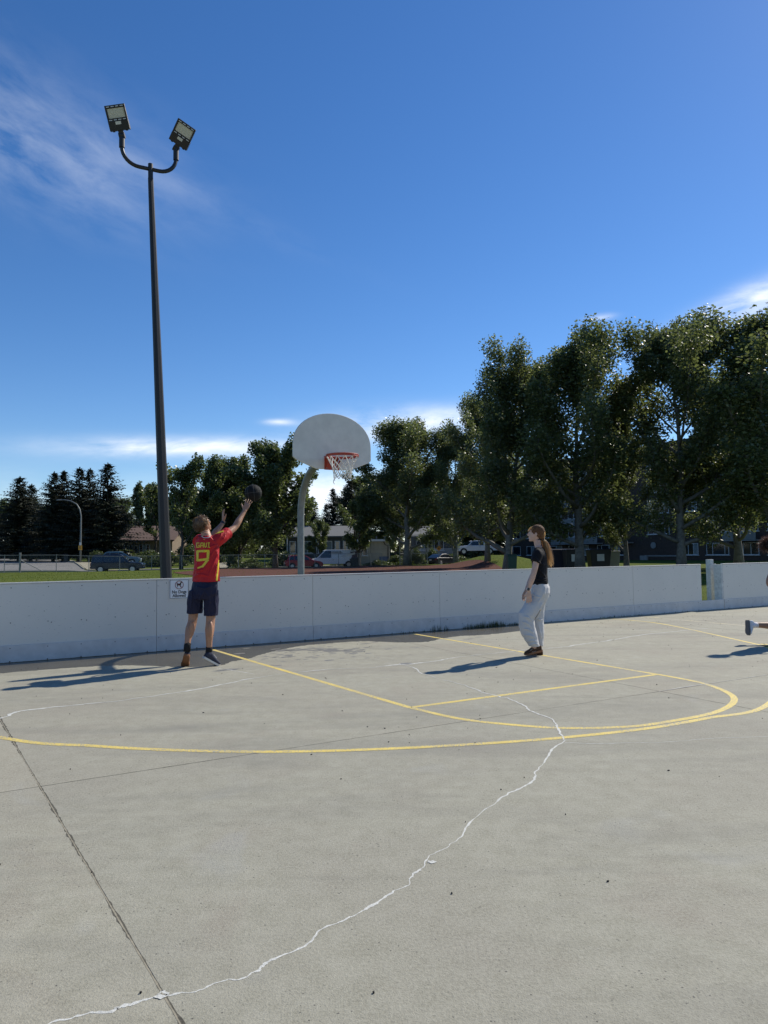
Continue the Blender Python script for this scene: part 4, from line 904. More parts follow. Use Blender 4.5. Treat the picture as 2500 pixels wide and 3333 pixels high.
for fl in range(1, NF):
    for xa, xb in ((1811, 1890), (1897, 1962), (2041, 2062), (2371, 2480)):
        a, b2 = kcol(xa), kcol(xb); z = FL * fl
        s_ = fa.box(MB(), a, b2, 0.01, 1.15, z - 0.62, z - 0.48).build('balcony_slab', M['parapet'], apt)
        par = MB(); n_ = max(6, int((b2 - a) / 0.16))
        fa.box(par, a, b2, 1.10, 1.14, z - 0.46, z + 0.40)
        for q in range(n_): x = a + (b2 - a) * (q + 0.5) / n_; fa.box(par, x - 0.035, x + 0.035, 1.142, 1.165, z - 0.45, z + 0.39)
        par.build('balcony_parapet', M['parapet'], apt)
fa.box(MB(), kcol(2085), kcol(2108), 0.002, 0.25, -0.3, 0.42).build('utility_box', M['parapet'], apt)
fa.box(MB(), kcol(2097), kcol(2207), 0.002, 0.06, 0.30, 0.46).build('band_course', M['parapet'], apt)
mb = MB(); fc = fa.p(kcol(2127), 0.06, 1.75); mb.tube([fc, fc + fa.o * 0.05], 0.42, 18); mb.build('wall_vent', M['parapet'], apt)

def house(name, label, x0, x1, Y, z_eave, M_wall, deep=9.0, gable=None, roofm='grey_shingle', rz=0.0, roof_h=1.6, over=0.45):
    """a house whose front spans photo columns x0..x1 at depth Y, turned by rz"""
    Xa, Xb = (x0 - 1250) / F_PX * Y, (x1 - 1250) / F_PX * Y; zg = hgt((Xa + Xb) / 2, Y) - 0.1
    u = Vector((math.cos(rz), math.sin(rz), 0)); wid = (Xb - Xa) / max(0.5, math.cos(rz)); P = Vector((Xa, Y, 0))
    root = empty(name, (Xa, Y, zg), label, 'house'); fr = Frame(P, u, zg)
    fr.box(MB(), 0, wid, -deep, 0, 0, z_eave).build('wall', M_wall, root)
    if gable == 'front':
        e = over; z0_, zr_ = z_eave, z_eave + roof_h; m_ = wid / 2
        MB().prism([fr.p(0, 0, z0_), fr.p(wid, 0, z0_), fr.p(m_, 0, zr_)], -fr.o * deep).build('gable_wall', M_wall, root)
        for sgn in (-1, 1):
            a = -e if sgn < 0 else wid + e
            zz = z0_ - roof_h * e / m_
            MB().prism([fr.p(a, e, zz), fr.p(m_, e, zr_ + 0.02), fr.p(m_, e, zr_ + 0.20), fr.p(a, e, zz + 0.18)], -fr.o * (deep + 2 * e)).build('roof', M[roofm], root)
    elif gable == 'side':
        e = over; d2 = deep / 2; z0_ = z_eave
        MB().prism([fr.p(-e, e, z0_ - 0.1), fr.p(-e, -d2, z0_ + roof_h), fr.p(-e, -d2, z0_ + roof_h + 0.18), fr.p(-e, e, z0_ + 0.08)], fr.u * (wid + 2 * e)).build('roof', M[roofm], root)
        MB().prism([fr.p(-e, -deep - e, z0_ - 0.1), fr.p(-e, -d2 - 0.003, z0_ + roof_h), fr.p(-e, -d2 - 0.003, z0_ + roof_h + 0.18), fr.p(-e, -deep - e, z0_ + 0.08)], fr.u * (wid + 2 * e)).build('roof', M[roofm], root)
        for a in (0.0, wid - 0.05): MB().prism([fr.p(a, 0, z0_), fr.p(a, -deep, z0_), fr.p(a, -d2, z0_ + roof_h)], fr.u * 0.05).build('gable_wall', M_wall, root)
    else:
        rf = fr.box(MB(), -over, wid + over, -deep - over, over, z_eave + 0.003, z_eave + 0.28).build('roof', M['white_trim'], root)
        fr.box(MB(), -over + 0.1, wid + over - 0.1, -deep - over + 0.1, over - 0.1, z_eave + 0.283, z_eave + 0.33).build('roof_deck', M['tar_roof'], rf)
    return root, fr, wid
def door(fr, root, a0, a1, z1, m_='white_trim', b=0.0):
    d = fr.box(MB(), a0, a1, b + 0.002, b + 0.05, 0.02, z1).build('door', M[m_], root)
    fr.box(MB(), a0 + 0.15, a1 - 0.15, b + 0.052, b + 0.06, z1 * 0.5, z1 - 0.15).build('pane', M['glass'], d); return d
# gabled tan house by the spruces
h1, f1, w1 = house('gabled_house', 'tan brick bungalow with red brown shingle roof behind the spruces', 398, 560, 108, 3.1, M['tan_brick'], 12, 'side', 'red_shingle', 0.0, 2.3)
window(f1, h1, 0.3, 1.5, 0.9, 2.5, (0.33, 0.66)); window(f1, h1, 2.6, 4.2, 0.9, 2.5, (0.33, 0.66)); door(f1, h1, 1.75, 2.4, 2.4, 'stucco')
f1.box(MB(), -3.5, -0.1, -6, -0.5, 0, 2.45).build('carport_wall', M['grey_siding'], h1); f1.box(MB(), -3.8, -0.02, -6.2, 0.0, 2.453, 2.7).build('carport_roof', M['white_trim'], h1)
for a in (-3.2, -1.6): MB().tube([f1.p(a, -0.2, 0), f1.p(a, -0.2, 2.45)], 0.09, 8).build('carport_post', M['white_trim'], h1)
# dark house with porch, behind the van
h2, f2, w2 = house('dark_house', 'dark grey bungalow with white window frames and porch behind the van', 935, 1135, 100, 3.6, M['grey_siding'], 9, 'side', 'grey_shingle', 0.0, 1.5, 0.6)
for a0, a1 in ((0.3, 1.2), (4.3, 6.3), (7.8, 8.4)): window(f2, h2, a0, a1, 1.3, 3.0, () if a1 - a0 < 1 else (0.5,), fw=0.10)
window(f2, h2, 2.2, 3.5, 1.3, 3.0, (0.5,), fw=0.10); door(f2, h2, 6.65, 7.4, 3.0)
f2.box(MB(), 0.0, 8.6, 0.01, 1.6, 0.0, 0.75).build('porch', M['tar_roof'], h2)
for k in range(44): f2.box(MB(), 0.1 + k * 0.195, 0.13 + k * 0.195, 1.5, 1.53, 0.75, 1.6).build('baluster', M['dark'], h2)
f2.box(MB(), 0.0, 8.6, 1.49, 1.54, 1.603, 1.65).build('porch_rail', M['dark'], h2)
for a in (0.1, 4.2, 8.4): f2.box(MB(), a, a + 0.1, 1.42, 1.485, 0.752, 3.5).build('porch_post', M['white_trim'], h2)
# beige flat roofed house
h3, f3, w3 = house('beige_house', 'beige stucco flat roofed house with white eave trim', 1172, 1268, 98, 3.25, M['stucco'], 9, None)
window(f3, h3, 0.25, 0.95, 1.3, 2.6, ()); f3.box(MB(), 2.6, 3.9, 0.003, 0.06, 0.2, 1.15).build('basement_panel', mat('blue_tarp', (0.07, 0.10, 0.17), 0.6), h3)
mb = MB(); mb.tube([f3.p(3.2, 0.08, 3.2), f3.p(3.4, 0.1, 2.8), f3.p(3.8, 0.08, 2.6), f3.p(3.8, 0.08, 0.2)], 0.05, 6); mb.build('downpipe', M['dark'], h3)
for a in (0.9, 2.2, 3.4): MB().tube([f3.p(a, -2, 3.5), f3.p(a, -2, 4.0)], 0.09, 8).build('roof_vent', M['galv'], h3)
# house with the white deck rail
h4, f4, w4 = house('deck_house', 'grey house with raised deck and white picket rail behind the sedan', 1345, 1480, 104, 3.9, M['grey_siding'], 9, 'side', 'grey_shingle', 0.0, 1.5)
window(f4, h4, 0.4, 1.6, 1.9, 3.3, (0.5,)); window(f4, h4, 3.0, 4.4, 1.9, 3.3, (0.5,)); door(f4, h4, 2.0, 2.8, 3.3, 'stucco')
f4.box(MB(), -1.0, 5.6, 0.01, 2.0, 0.9, 1.1).build('deck', M['parapet'], h4)
for k in range(52): f4.box(MB(), -0.98 + k * 0.127, -0.94 + k * 0.127, 1.93, 1.97, 1.1, 2.05).build('baluster', M['white_trim'], h4)
f4.box(MB(), -1.0, 5.6, 1.91, 1.99, 2.052, 2.11).build('deck_rail', M['white_trim'], h4)
for a in (-0.9, 2.2, 5.4): f4.box(MB(), a, a + 0.12, 1.78, 1.90, 0.0, 0.898).build('deck_post', M['parapet'], h4)

# ------------------------------------------------------------------ fences
M['wire'] = None
def wire_mat(name, cell, thick):
    m, g, b, o = base_mat(name); tcn = g.n('ShaderNodeTexCoord'); sp_ = g.n('ShaderNodeSeparateXYZ'); g.l(tcn.outputs['UV'], sp_.inputs[0])
    d1 = g.m('ADD', sp_.outputs[0], sp_.outputs[1]); d2 = g.m('SUBTRACT', sp_.outputs[0], sp_.outputs[1]); fs = []
    for d in (d1, d2): fr_ = g.m('FRACT', g.m('DIVIDE', d, cell)); fs.append(g.m('LESS_THAN', fr_, thick))
    f = g.m('MAXIMUM', fs[0], fs[1]); b.inputs['Base Color'].default_value = (0.20, 0.21, 0.21, 1); b.inputs['Roughness'].default_value = 0.5; b.inputs['Metallic'].default_value = 0.4
    t = g.n('ShaderNodeBsdfTransparent'); mx = g.n('ShaderNodeMixShader'); g.l(f, mx.inputs[0]); g.l(t.outputs[0], mx.inputs[1]); g.l(b.outputs[0], mx.inputs[2]); g.l(mx.outputs[0], o.inputs[0]); return m
M['wire'] = wire_mat('chain_link_wire', 0.075, 0.045); M['wire_dense'] = wire_mat('backstop_wire', 0.075, 0.08)
def mesh_panel(a, b, z0, z1, m_, parent):
    me = bpy.data.meshes.new('wire_mesh'); L_ = (Vector(b) - Vector(a)).length
    me.from_pydata([(a.x, a.y, z0), (b.x, b.y, z0), (b.x, b.y, z1), (a.x, a.y, z1)], [], [(0, 1, 2, 3)]); uv = me.uv_layers.new(name='uv')
    for i, c in enumerate(((0, 0), (L_, 0), (L_, z1 - z0), (0, z1 - z0))): uv.data[i].uv = c
    return link('wire_mesh', me, m_, parent)
fx = [-60, 15, 66, 184, 290, 390, 494, 592, 690, 776, 862, 943, 1025, 1102, 1170, 1243]
def fence_pt(x):
    d = ray(x, 1800); q = (wp(0, 58.2) - CAM).dot(WN) / Vector((d.x, d.y, 0)).dot(WN); p = CAM + d * q; return Vector((p.x, p.y, 0))
fence = empty('chain_link_fence', fence_pt(494), 'galvanised chain link fence along the far edge of the ball field', 'fence')
FP = [fence_pt(x) for x in fx]
for i, p in enumerate(FP):
    z = hgt(p.x, p.y); r_ = 0.05 if i in (2,) else 0.03
    MB().tube([(p.x, p.y, z - 0.1), (p.x, p.y, z + (1.72 if i == 2 else 1.55))], r_ if i != 2 else 0.085, 8).build('post', M['galv'], fence)
for i in range(len(FP) - 1):
    a, b = FP[i], FP[i + 1]; za, zb = hgt(a.x, a.y), hgt(b.x, b.y)
    MB().tube([(a.x, a.y, za + 1.50), (b.x, b.y, zb + 1.50)], 0.021, 6).build('top_rail', M['galv'], fence)
    mesh_panel(a, b, min(za, zb) + 0.03, min(za, zb) + 1.49, M['wire'], fence)
a, b = FP[2], FP[3]; za = hgt(a.x, a.y)
MB().tube([a + Vector((0, 0, za + 1.1)), a.lerp(b, 0.62) + Vector((0, 0, za + 0.08))], 0.03, 6).build('brace', M['galv'], fence)
MB().tube([FP[1] + Vector((0, 0, za + 0.75)), FP[2] + Vector((0, 0, za + 0.75))], 0.028, 6).build('mid_rail', M['galv'], fence)
bsx = [1300, 1337, 1389]
BP = []
for x, Y in ((1206, 81.5), (1300, 81.0), (1337, 83.0), (1389, 80.0)): X = (x - 1250) / F_PX * Y; BP.append(Vector((X, Y, 0)))
bk = empty('wire_backstop', BP[2], 'tall chain link backstop standing in front of the forked poplar', 'backstop')
for p in BP[1:]: z = hgt(p.x, p.y); MB().tube([(p.x, p.y, z - 0.1), (p.x, p.y, z + 3.75)], 0.05, 8).build('post', M['galv'], bk)
p = BP[0]; z = hgt(p.x, p.y); MB().tube([(p.x, p.y, z - 0.1), (p.x, p.y, z + 3.7)], 0.05, 8).build('post', M['galv'], bk)
for a, b in zip(BP[1:-1], BP[2:]):
    za = hgt(a.x, a.y)
    for zz in (0.1, 1.55, 3.70): MB().tube([a + Vector((0, 0, za + zz)), b + Vector((0, 0, za + zz))], 0.03, 6).build('rail', M['galv'], bk)
    mesh_panel(a, b, za + 0.1, za + 3.7, M['wire_dense'], bk)

# ------------------------------------------------------------------ street furniture
ls = at(262, 1831, 90.0); zg = hgt(ls.x, ls.y)
lamp = empty('street_lamp', (ls.x, ls.y, zg), 'galvanised street lamp with long curved arm and yellow sign', 'street lamp')
tz = at(262, 1680, 90).z; ptsl = [Vector((ls.x, ls.y, zg)), Vector((ls.x, ls.y, zg + 3)), Vector((ls.x, ls.y, tz))]
for x, y in ((260, 1658), (250, 1641), (232, 1631), (212, 1627), (196, 1627)): q = at(x, y, 90); ptsl.append(q)
MB().tube(ptsl, [0.13, 0.11, 0.08, 0.075, 0.07, 0.065, 0.06, 0.055], 10).build('pole', M['galv'], lamp, smooth=True)
hd = at(193, 1627.5, 90); MB().ball(hd, (0.42, 0, 0), (0, 0.16, 0), (0, 0, 0.09), 12, 6).build('lamp_head', M['galv'], lamp, smooth=True)
yc = at(261, 1783, 89.85); yel = mat('yellow_sign', (0.62, 0.30, 0.02), 0.5, var=0.05)
MB().box(yc, (0.46, 0.02, 0.56)).build('sign_plate', yel, lamp); MB().box(yc - Vector((0, 0.014, 0.06)), (0.3, 0.004, 0.05)).build('sign_bar', M['sign_black'], lamp); MB().box(yc - Vector((0.03, 0.014, -0.10)), (0.14, 0.004, 0.14)).build('sign_symbol', M['sign_black'], lamp)
MB().box(at(261, 1770, 89.87), (0.24, 0.02, 0.36)).build('small_sign_plate', M['white_trim'], lamp)
def post_sign(x, yb, Y, h, label, plate, col, diamond=False):
    X = (x - 1250) / F_PX * Y; z = hgt(X, Y); r_ = empty('road_sign', (X, Y, z), label, 'sign')
    MB().tube([(X, Y, z - 0.05), (X, Y, z + h)], 0.035, 8).build('post', M['galv'], r_)
    w, hh = plate; c = Vector((X, Y - 0.05, z + h - hh / 2))
    if diamond: MB().prism([c + Vector((-w / 2, 0, 0)), c + Vector((0, 0, -hh / 2)), c + Vector((w / 2, 0, 0)), c + Vector((0, 0, hh / 2))], (0, 0.01, 0)).build('plate', col, r_)
    else: MB().box(c, (w, 0.012, hh)).build('plate', col, r_)
    return r_, c
r_, c_ = post_sign(1427, 0, 82, 2.25, 'orange diamond warning sign on a thin post by the sedan', (0.55, 0.62), mat('orange_sign', (0.60, 0.22, 0.015), 0.5, var=0.05), True)
MB().box(c_ - Vector((0, 0.012, 0)), (0.14, 0.004, 0.2)).build('symbol', M['sign_black'], r_)
r_, c_ = post_sign(1490, 0, 80, 2.35, 'small white sign plate on a dark post by the pickup truck', (0.33, 0.44), M['white_trim'])
for dz_ in (0.08, -0.08): MB().box(c_ + Vector((0, -0.012, dz_)), (0.22, 0.004, 0.05)).build('text_bar', M['sign_black'], r_)
def bin_(x, Y, w, h, d, label, m_, rx=0.0, tilt=0.0, name='waste_bin', plate=False):
    X = (x - 1250) / F_PX * Y; z = hgt(X, Y) - 0.02; r_ = empty(name, (X, Y, z), label, 'bin'); T = Matrix.Rotation(tilt, 3, 'Y')
    mb = MB(); mb._add([Vector((X, Y, z)) + T @ Vector((sx * w / 2 * q, sy * d / 2 * q, zz)) for zz, q in ((0, 0.82), (h, 1.0)) for sx, sy in ((-1, -1), (1, -1), (1, 1), (-1, 1))], [(3, 2, 1, 0), (4, 5, 6, 7), (0, 1, 5, 4), (1, 2, 6, 5), (2, 3, 7, 6), (3, 0, 4, 7)])
    mb.build('bin_body', m_, r_, bevel=0.02)
    mb = MB(); mb.box(Vector((X, Y, z)) + T @ Vector((0, 0, h + 0.035)), (w * 1.06, d * 1.08, 0.06), T, 0.9); mb.build('lid', m_, r_, bevel=0.02)
    for s_ in (-1, 1): MB().tube([Vector((X, Y, z)) + T @ Vector((s_ * w * 0.36, d * 0.42 - 0.03, 0.09)), Vector((X, Y, z)) + T @ Vector((s_ * w * 0.36, d * 0.42 + 0.03, 0.09))], 0.09, 10).build('wheel', M['dark'], r_)
    if plate:
        MB().box(Vector((X - w * 0.02, Y - d / 2 - 0.015, z + h * 0.62)), (w * 0.34, 0.006, h * 0.34)).build('notice', M['white_trim'], r_)
    return r_
M['bin_black'] = mat('black_bin_plastic', (0.018, 0.018, 0.020), 0.5); M['bin_green'] = mat('green_bin_plastic', (0.020, 0.060, 0.040), 0.5); M['bin_blue'] = mat('dark_blue_container', (0.016, 0.020, 0.045), 0.5)
bin_(1158, 79.0, 0.95, 1.15, 0.8, 'leaning black wheeled bin beside the white van', M['bin_black'], tilt=-0.22)
bin_(1663, 48.0, 0.62, 1.15, 0.7, 'green wheeled bin beside the straight poplar trunk', M['bin_green'])
bin_(1822, 52.0, 2.2, 1.45, 1.3, 'dark blue waste container left of the leaning poplar', M['bin_blue'], name='waste_container')
bin_(1860, 50.0, 1.15, 1.45, 1.2, 'black waste container with white notice beside the leaning poplar', M['bin_black'], name='waste_container', plate=True)
bin_(1945, 51.0, 1.5, 1.45, 1.2, 'black waste container with white notice right of the leaning poplar', M['bin_black'], name='waste_container', plate=True)
bin_(1985, 53.0, 1.1, 1.3, 1.0, 'grey waste container at the end of the container row', M['parapet'], name='waste_container')
bin_(218, 96.0, 0.62, 1.1, 0.7, 'dark wheeled bin on the verge beyond the street lamp', M['bin_black'])
# overhead wires to the left
pw = empty('overhead_wires', at(-300, 1620, 118), 'thin overhead power lines crossing in front of the spruces', 'wires')
for y in (1618, 1627, 1634, 1702):
    a, b = at(-400, y - 8, 118), at(560, y + 6, 118); P = [a.lerp(b, k / 16) - Vector((0, 0, 1.0 * (1 - (2 * k / 16 - 1) ** 2))) for k in range(17)]
    MB().tube(P, 0.014, 4).build('wire', M['dark'], pw)
wpole = (at(-400, 1610, 118)); MB().tube([(wpole.x, wpole.y, hgt(wpole.x, wpole.y)), (wpole.x, wpole.y, wpole.z + 1)], 0.14, 8).build('utility_pole', M['bark_dark'], pw)

# ------------------------------------------------------------------ vehicles
M['tyre'] = mat('tyre_rubber', (0.016, 0.016, 0.017), 0.8); M['alloy'] = mat('wheel_alloy', (0.42, 0.42, 0.42), 0.35, 0.8)
M['car_glass'] = mat('car_glass', (0.012, 0.014, 0.017), 0.04, spec=0.8, var=0.2); M['tail'] = mat('tail_light', (0.25, 0.012, 0.012), 0.25); M['head'] = mat('head_light', (0.7, 0.7, 0.68), 0.15); M['trim'] = mat('black_trim', (0.018, 0.018, 0.018), 0.6)
def paint(n, c, r=0.28): return mat(n, c, r, 0.0, var=0.04, coat=0.12)
KINDS = {   # body profile (x from rear 0 to front L, z), cabin profile, wheel xs, wheel radius
 'suv': dict(L=4.75, W=1.86, low=[(0.03, 0.42), (0.0, 0.75), (0.06, 1.02), (3.25, 1.06), (4.45, 0.98), (4.70, 0.85), (4.75, 0.55), (4.68, 0.40)], cab=[(0.06, 1.0), (0.16, 1.62), (0.35, 1.76), (2.55, 1.78), (2.80, 1.70), (3.55, 1.05)], wh=(0.92, 3.80), r=0.37, pil=(1.15, 2.15), rack=True),
 'hatch': dict(L=4.10, W=1.76, low=[(0.06, 0.32), (0.0, 0.65), (0.10, 0.92), (2.75, 0.95), (3.75, 0.82), (4.05, 0.66), (4.10, 0.42), (4.02, 0.28)], cab=[(0.08, 0.9), (0.42, 1.38), (0.70, 1.48), (1.85, 1.50), (2.15, 1.44), (3.05, 0.93)], wh=(0.72, 3.30), r=0.31, pil=(0.95, 1.85), rack=False),
 'sedan': dict(L=4.70, W=1.80, low=[(0.05, 0.32), (0.0, 0.68), (0.08, 0.96), (0.75, 1.00), (3.25, 0.96), (4.35, 0.84), (4.66, 0.68), (4.70, 0.42), (4.62, 0.28)], cab=[(0.50, 0.96), (1.25, 1.36), (1.60, 1.43), (2.30, 1.44), (2.60, 1.38), (3.45, 0.94)], wh=(0.95, 3.75), r=0.32, pil=(1.35, 2.20), rack=False),
 'van': dict(L=5.60, W=2.00, low=[(0.02, 0.45), (0.0, 1.10), (4.15, 1.12), (4.95, 1.05), (5.45, 0.95), (5.58, 0.75), (5.60, 0.50), (5.50, 0.40)], cab=[(0.0, 1.05), (0.03, 1.90), (0.14, 2.06), (3.55, 2.06), (3.85, 1.98), (4.85, 1.05)], wh=(1.10, 4.60), r=0.36, pil=(3.0,), rack=True),
 'pickup': dict(L=5.80, W=2.00, low=[(0.03, 0.52), (0.0, 0.85), (0.04, 1.18), (3.90, 1.18), (5.35, 1.14), (5.72, 1.0), (5.80, 0.60), (5.70, 0.48)], cab=[(1.75, 1.15), (1.85, 1.75), (2.05, 1.86), (3.30, 1.87), (3.55, 1.80), (4.25, 1.16)], wh=(1.15, 4.75), r=0.41, pil=(2.62,), rack=False),
}
def vehicle(kind, name, x, Y, n=None, heading=0.0, label='', m_=None, cat='car', group=None, flip=False, z=None):
    k = KINDS[kind]; L_, W_ = k['L'], k['W']
    X = (x - 1250) / F_PX * Y; zz = (hgt(X, Y) + 0.05) if z is None else z
    root = empty(name, (X, Y, zz), label, cat, group)
    Mx = Matrix.Rotation(heading, 3, 'Z')
    def P(a, b, c): return Vector((X, Y, zz)) + Mx @ Vector((a - L_ / 2, b, c))
    nseg = 7; vs, fs = [], []
    prof = k['low']; npf = len(prof)
    # lower body: side profile swept across the width with tumblehome at the edges
    bo = MB(); rows = [(-W_ / 2 + 0.02, 0.90), (-W_ / 2, 1.0), (W_ / 2, 1.0), (W_ / 2 - 0.02, 0.90)]
    zc = 0.70
    ys = [-W_ / 2, -W_ / 2 + 0.05, W_ / 2 - 0.05, W_ / 2]
    for yv, inset in zip(ys, (0.05, 0.0, 0.0, 0.05)):
        for (a, c) in prof: vs.append(P(a + (inset if a < L_ / 2 else -inset), yv, c - (0.04 if (inset and c > 0.8) else 0)))
    for i in range(3):
        for j in range(npf): fs.append((i * npf + j, i * npf + (j + 1) % npf, (i + 1) * npf + (j + 1) % npf, (i + 1) * npf + j))
    fs.append(tuple(range(npf))[::-1]); fs.append(tuple(3 * npf + j for j in range(npf)))
    bo._add(vs, fs)
    cab = k['cab']; nc = len(cab); vs, fs = [], []; zb, zt_ = cab[0][1], max(c for _, c in cab)
    def half(c): return W_ / 2 - 0.03 - 0.16 * max(0, (c - zb) / (zt_ - zb))
    for sgn in (-1, 1):
        for (a, c) in cab: vs.append(P(a, sgn * half(c), c))
    for j in range(nc): fs.append((j, (j + 1) % nc, nc + (j + 1) % nc, nc + j))
    fs.append(tuple(range(nc))[::-1]); fs.append(tuple(nc + j for j in range(nc))); bo._add(vs, fs)
    body = bo.build('body', m_, root, bevel=0.035)
    # side glass: between the pillars, follows the cabin outline
    def cab_x(c, front):
        seq = cab[:-1][::-1] if False else cab
        half_ = len(cab) // 2
        pts = cab[half_:][::-1] if front else cab[:half_]
        pts = sorted(pts, key=lambda q: q[1])
        for (a0, c0), (a1, c1) in zip(pts, pts[1:]):
            if c0 <= c <= c1 and c1 > c0: return a0 + (a1 - a0) * (c - c0) / (c1 - c0)
        return pts[-1][0] if c > pts[-1][1] else pts[0][0]
    z0_, z1_ = zb + 0.08, zt_ - 0.13
    f0, f1_, b0_, b1_ = cab_x(z0_, True) - 0.16, cab_x(z1_, True) - 0.12, cab_x(z0_, False) + 0.16, cab_x(z1_, False) + 0.14
    cuts = list(k['pil']); 
    if kind == 'van': b0_ = b1_ = 3.06; cuts = []
    for sgn in (-1, 1):
        edges0 = [b0_] + cuts + [f0]; edges1 = [b1_] + cuts + [f1_]
        for i in range(len(edges0) - 1):
            q = [(edges0[i] + 0.04, z0_), (edges0[i + 1] - 0.04, z0_), (edges1[i + 1] - 0.04, z1_), (edges1[i] + 0.04, z1_)]
            mb = MB(); mb.prism([P(a, sgn * (half(c) + 0.004), c) for a, c in q], Mx @ Vector((0, sgn * 0.006, 0))); mb.build('side_window', M['car_glass'], root)
    # windscreen and rear window lie on the cabin's sloping ends
    for front, nm in ((True, 'windscreen'), (False, 'rear_window')):
        if front: (a0, c0), (a1, c1) = cab[-1], cab[-2]
        else: (a0, c0), (a1, c1) = cab[0], cab[1]
        d = Vector((a1 - a0, 0, c1 - c0)); nrm = Vector((d.z, 0, -d.x)).normalized() * (1 if front else -1)
        if nrm.z < 0: nrm = -nrm
        q = []
        for t, sg_ in ((0.10, -1), (0.10, 1), (0.94, 1), (0.94, -1)):
            a, c = a0 + (a1 - a0) * t, c0 + (c1 - c0) * t; q.append(P(a + nrm.x * 0.006, sg_ * (half(c) - 0.10), c + nrm.z * 0.006))
        if kind == 'van' and not front: continue
        mb = MB(); mb.prism(q, Mx @ (nrm * 0.006)); mb.build(nm, M['car_glass'], root)
    # wheels
    for a in k['wh']:
        for sgn in (-1, 1):
            r = k['r']; c0, c1 = P(a, sgn * (W_ / 2 - 0.20), r), P(a, sgn * (W_ / 2 + 0.012), r)
            wl = MB(); wl.tube([c0, c0.lerp(c1, 0.12), c0.lerp(c1, 0.88), c1], [r * 0.93, r, r, r * 0.93], 22); w = wl.build('wheel', M['tyre'], root)
            rm = MB(); rm.tube([c1.lerp(c0, 0.02), c1 + (c1 - c0).normalized() * 0.012], [r * 0.64, r * 0.60], 16); rm.build('rim', M['alloy'], w)
            ar = MB(); n_ = 12; q0 = [P(a + (r + 0.07) * math.cos(math.pi * i / n_), sgn * (W_ / 2 + 0.002), r + (r + 0.07) * math.sin(math.pi * i / n_)) for i in range(n_ + 1)]
            ar.prism(q0, Mx @ Vector((0, sgn * 0.004, 0))); ar.build('wheel_arch', M['trim'], root)
    for sgn in (-1, 1):
        zt2 = prof[2][1] if kind != 'van' else 1.0
        MB().box(P(0.03, sgn * (W_ / 2 - 0.13), zt2 - 0.17), (0.10, 0.20, 0.26 if kind in ('suv', 'van', 'pickup') else 0.15), Mx).build('tail_light', M['tail'], root, bevel=0.01)
        zh = prof[-3][1]; MB().box(P(L_ - 0.12, sgn * (W_ / 2 - 0.24), zh - 0.02), (0.22, 0.36, 0.14), Mx).build('headlight', M['head'], root, bevel=0.02)
        MB().box(P(cab[-1][0] - 0.45, sgn * (W_ / 2 + 0.06), zb + 0.10), (0.10, 0.16, 0.13), Mx).build('mirror', m_, root, bevel=0.02)
    MB().box(P(0.0, 0, prof[0][1] + 0.12), (0.10, W_ * 0.92, 0.20), Mx).build('rear_bumper', M['trim'] if kind != 'sedan' else m_, root, bevel=0.02)
    MB().box(P(-0.04, 0, prof[1][1] + 0.02), (0.03, 0.32, 0.15), Mx).build('number_plate', M['white_trim'], root)
    for dd_ in (k['pil'] or (2.0,)): 
        for sgn in (-1, 1): MB().box(P(dd_ - 0.12, sgn * (W_ / 2 + 0.012), zb - 0.14), (0.16, 0.02, 0.03), Mx).build('door_handle', M['trim'], root)
    if k['rack']:
        for sgn in (-1, 1): MB().tube([P(0.5, sgn * (W_ / 2 - 0.28), zt_ + 0.06), P(2.6, sgn * (W_ / 2 - 0.28), zt_ + 0.06)], 0.02, 6).build('roof_rail', M['trim'], root)
        for a in (0.8, 2.2): MB().tube([P(a, -W_ / 2 + 0.26, zt_ + 0.07), P(a, W_ / 2 - 0.26, zt_ + 0.07)], 0.018, 6).build('cross_bar', M['trim'], root)
    if kind == 'pickup':
        MB().box(P(0.88, 0, 1.185), (1.60, W_ - 0.30, 0.012), Mx).build('cargo_bed', M['trim'], root)
    return root, P, Mx
PK = 'cars parked along the street beyond the fence'
navy = paint('navy_car_paint', (0.006, 0.010, 0.026)); red = paint('red_car_paint', (0.30, 0.012, 0.016)); white = paint('white_car_paint', (0.62, 0.63, 0.63), 0.4); black = paint('black_car_paint', (0.010, 0.012, 0.014)); teal = paint('teal_car_paint', (0.13, 0.20, 0.22)); silver = paint('silver_car_paint', (0.30, 0.31, 0.32)); grey = paint('dark_grey_car_paint', (0.05, 0.052, 0.055))
def street_Y(x, n):
    d = ray(x, 1800); q = (wp(0, n) - CAM).dot(WN) / Vector((d.x, d.y, 0)).dot(WN); return (CAM + d * q).y
vehicle('suv', 'parked_car', 386, street_Y(386, 61.4), heading=WA * 0.35, label='dark navy sport utility car with roof rack parked on the near kerb', m_=navy, group=PK)
vehicle('hatch', 'parked_car', 396, street_Y(396, 73), heading=WA * 0.35, label='pale teal hatchback parked behind the navy car', m_=teal, group=PK, z=0.30)
vehicle('suv', 'parked_car', 362, 100, heading=0.3, label='white sport utility car parked in front of the gabled house', m_=white, group=PK, z=0.85)
vehicle('hatch', 'parked_car', 987, street_Y(987, 61.4), heading=WA * 0.5, label='red hatchback parked behind the hoop pole', m_=red, group=PK)
vn, VP, VM = vehicle('van', 'parked_van', 1082, street_Y(1082, 64.0), heading=math.pi + WA * 0.4, label='white work van with faded lettering parked facing the red car', m_=white, cat='van', group=PK)
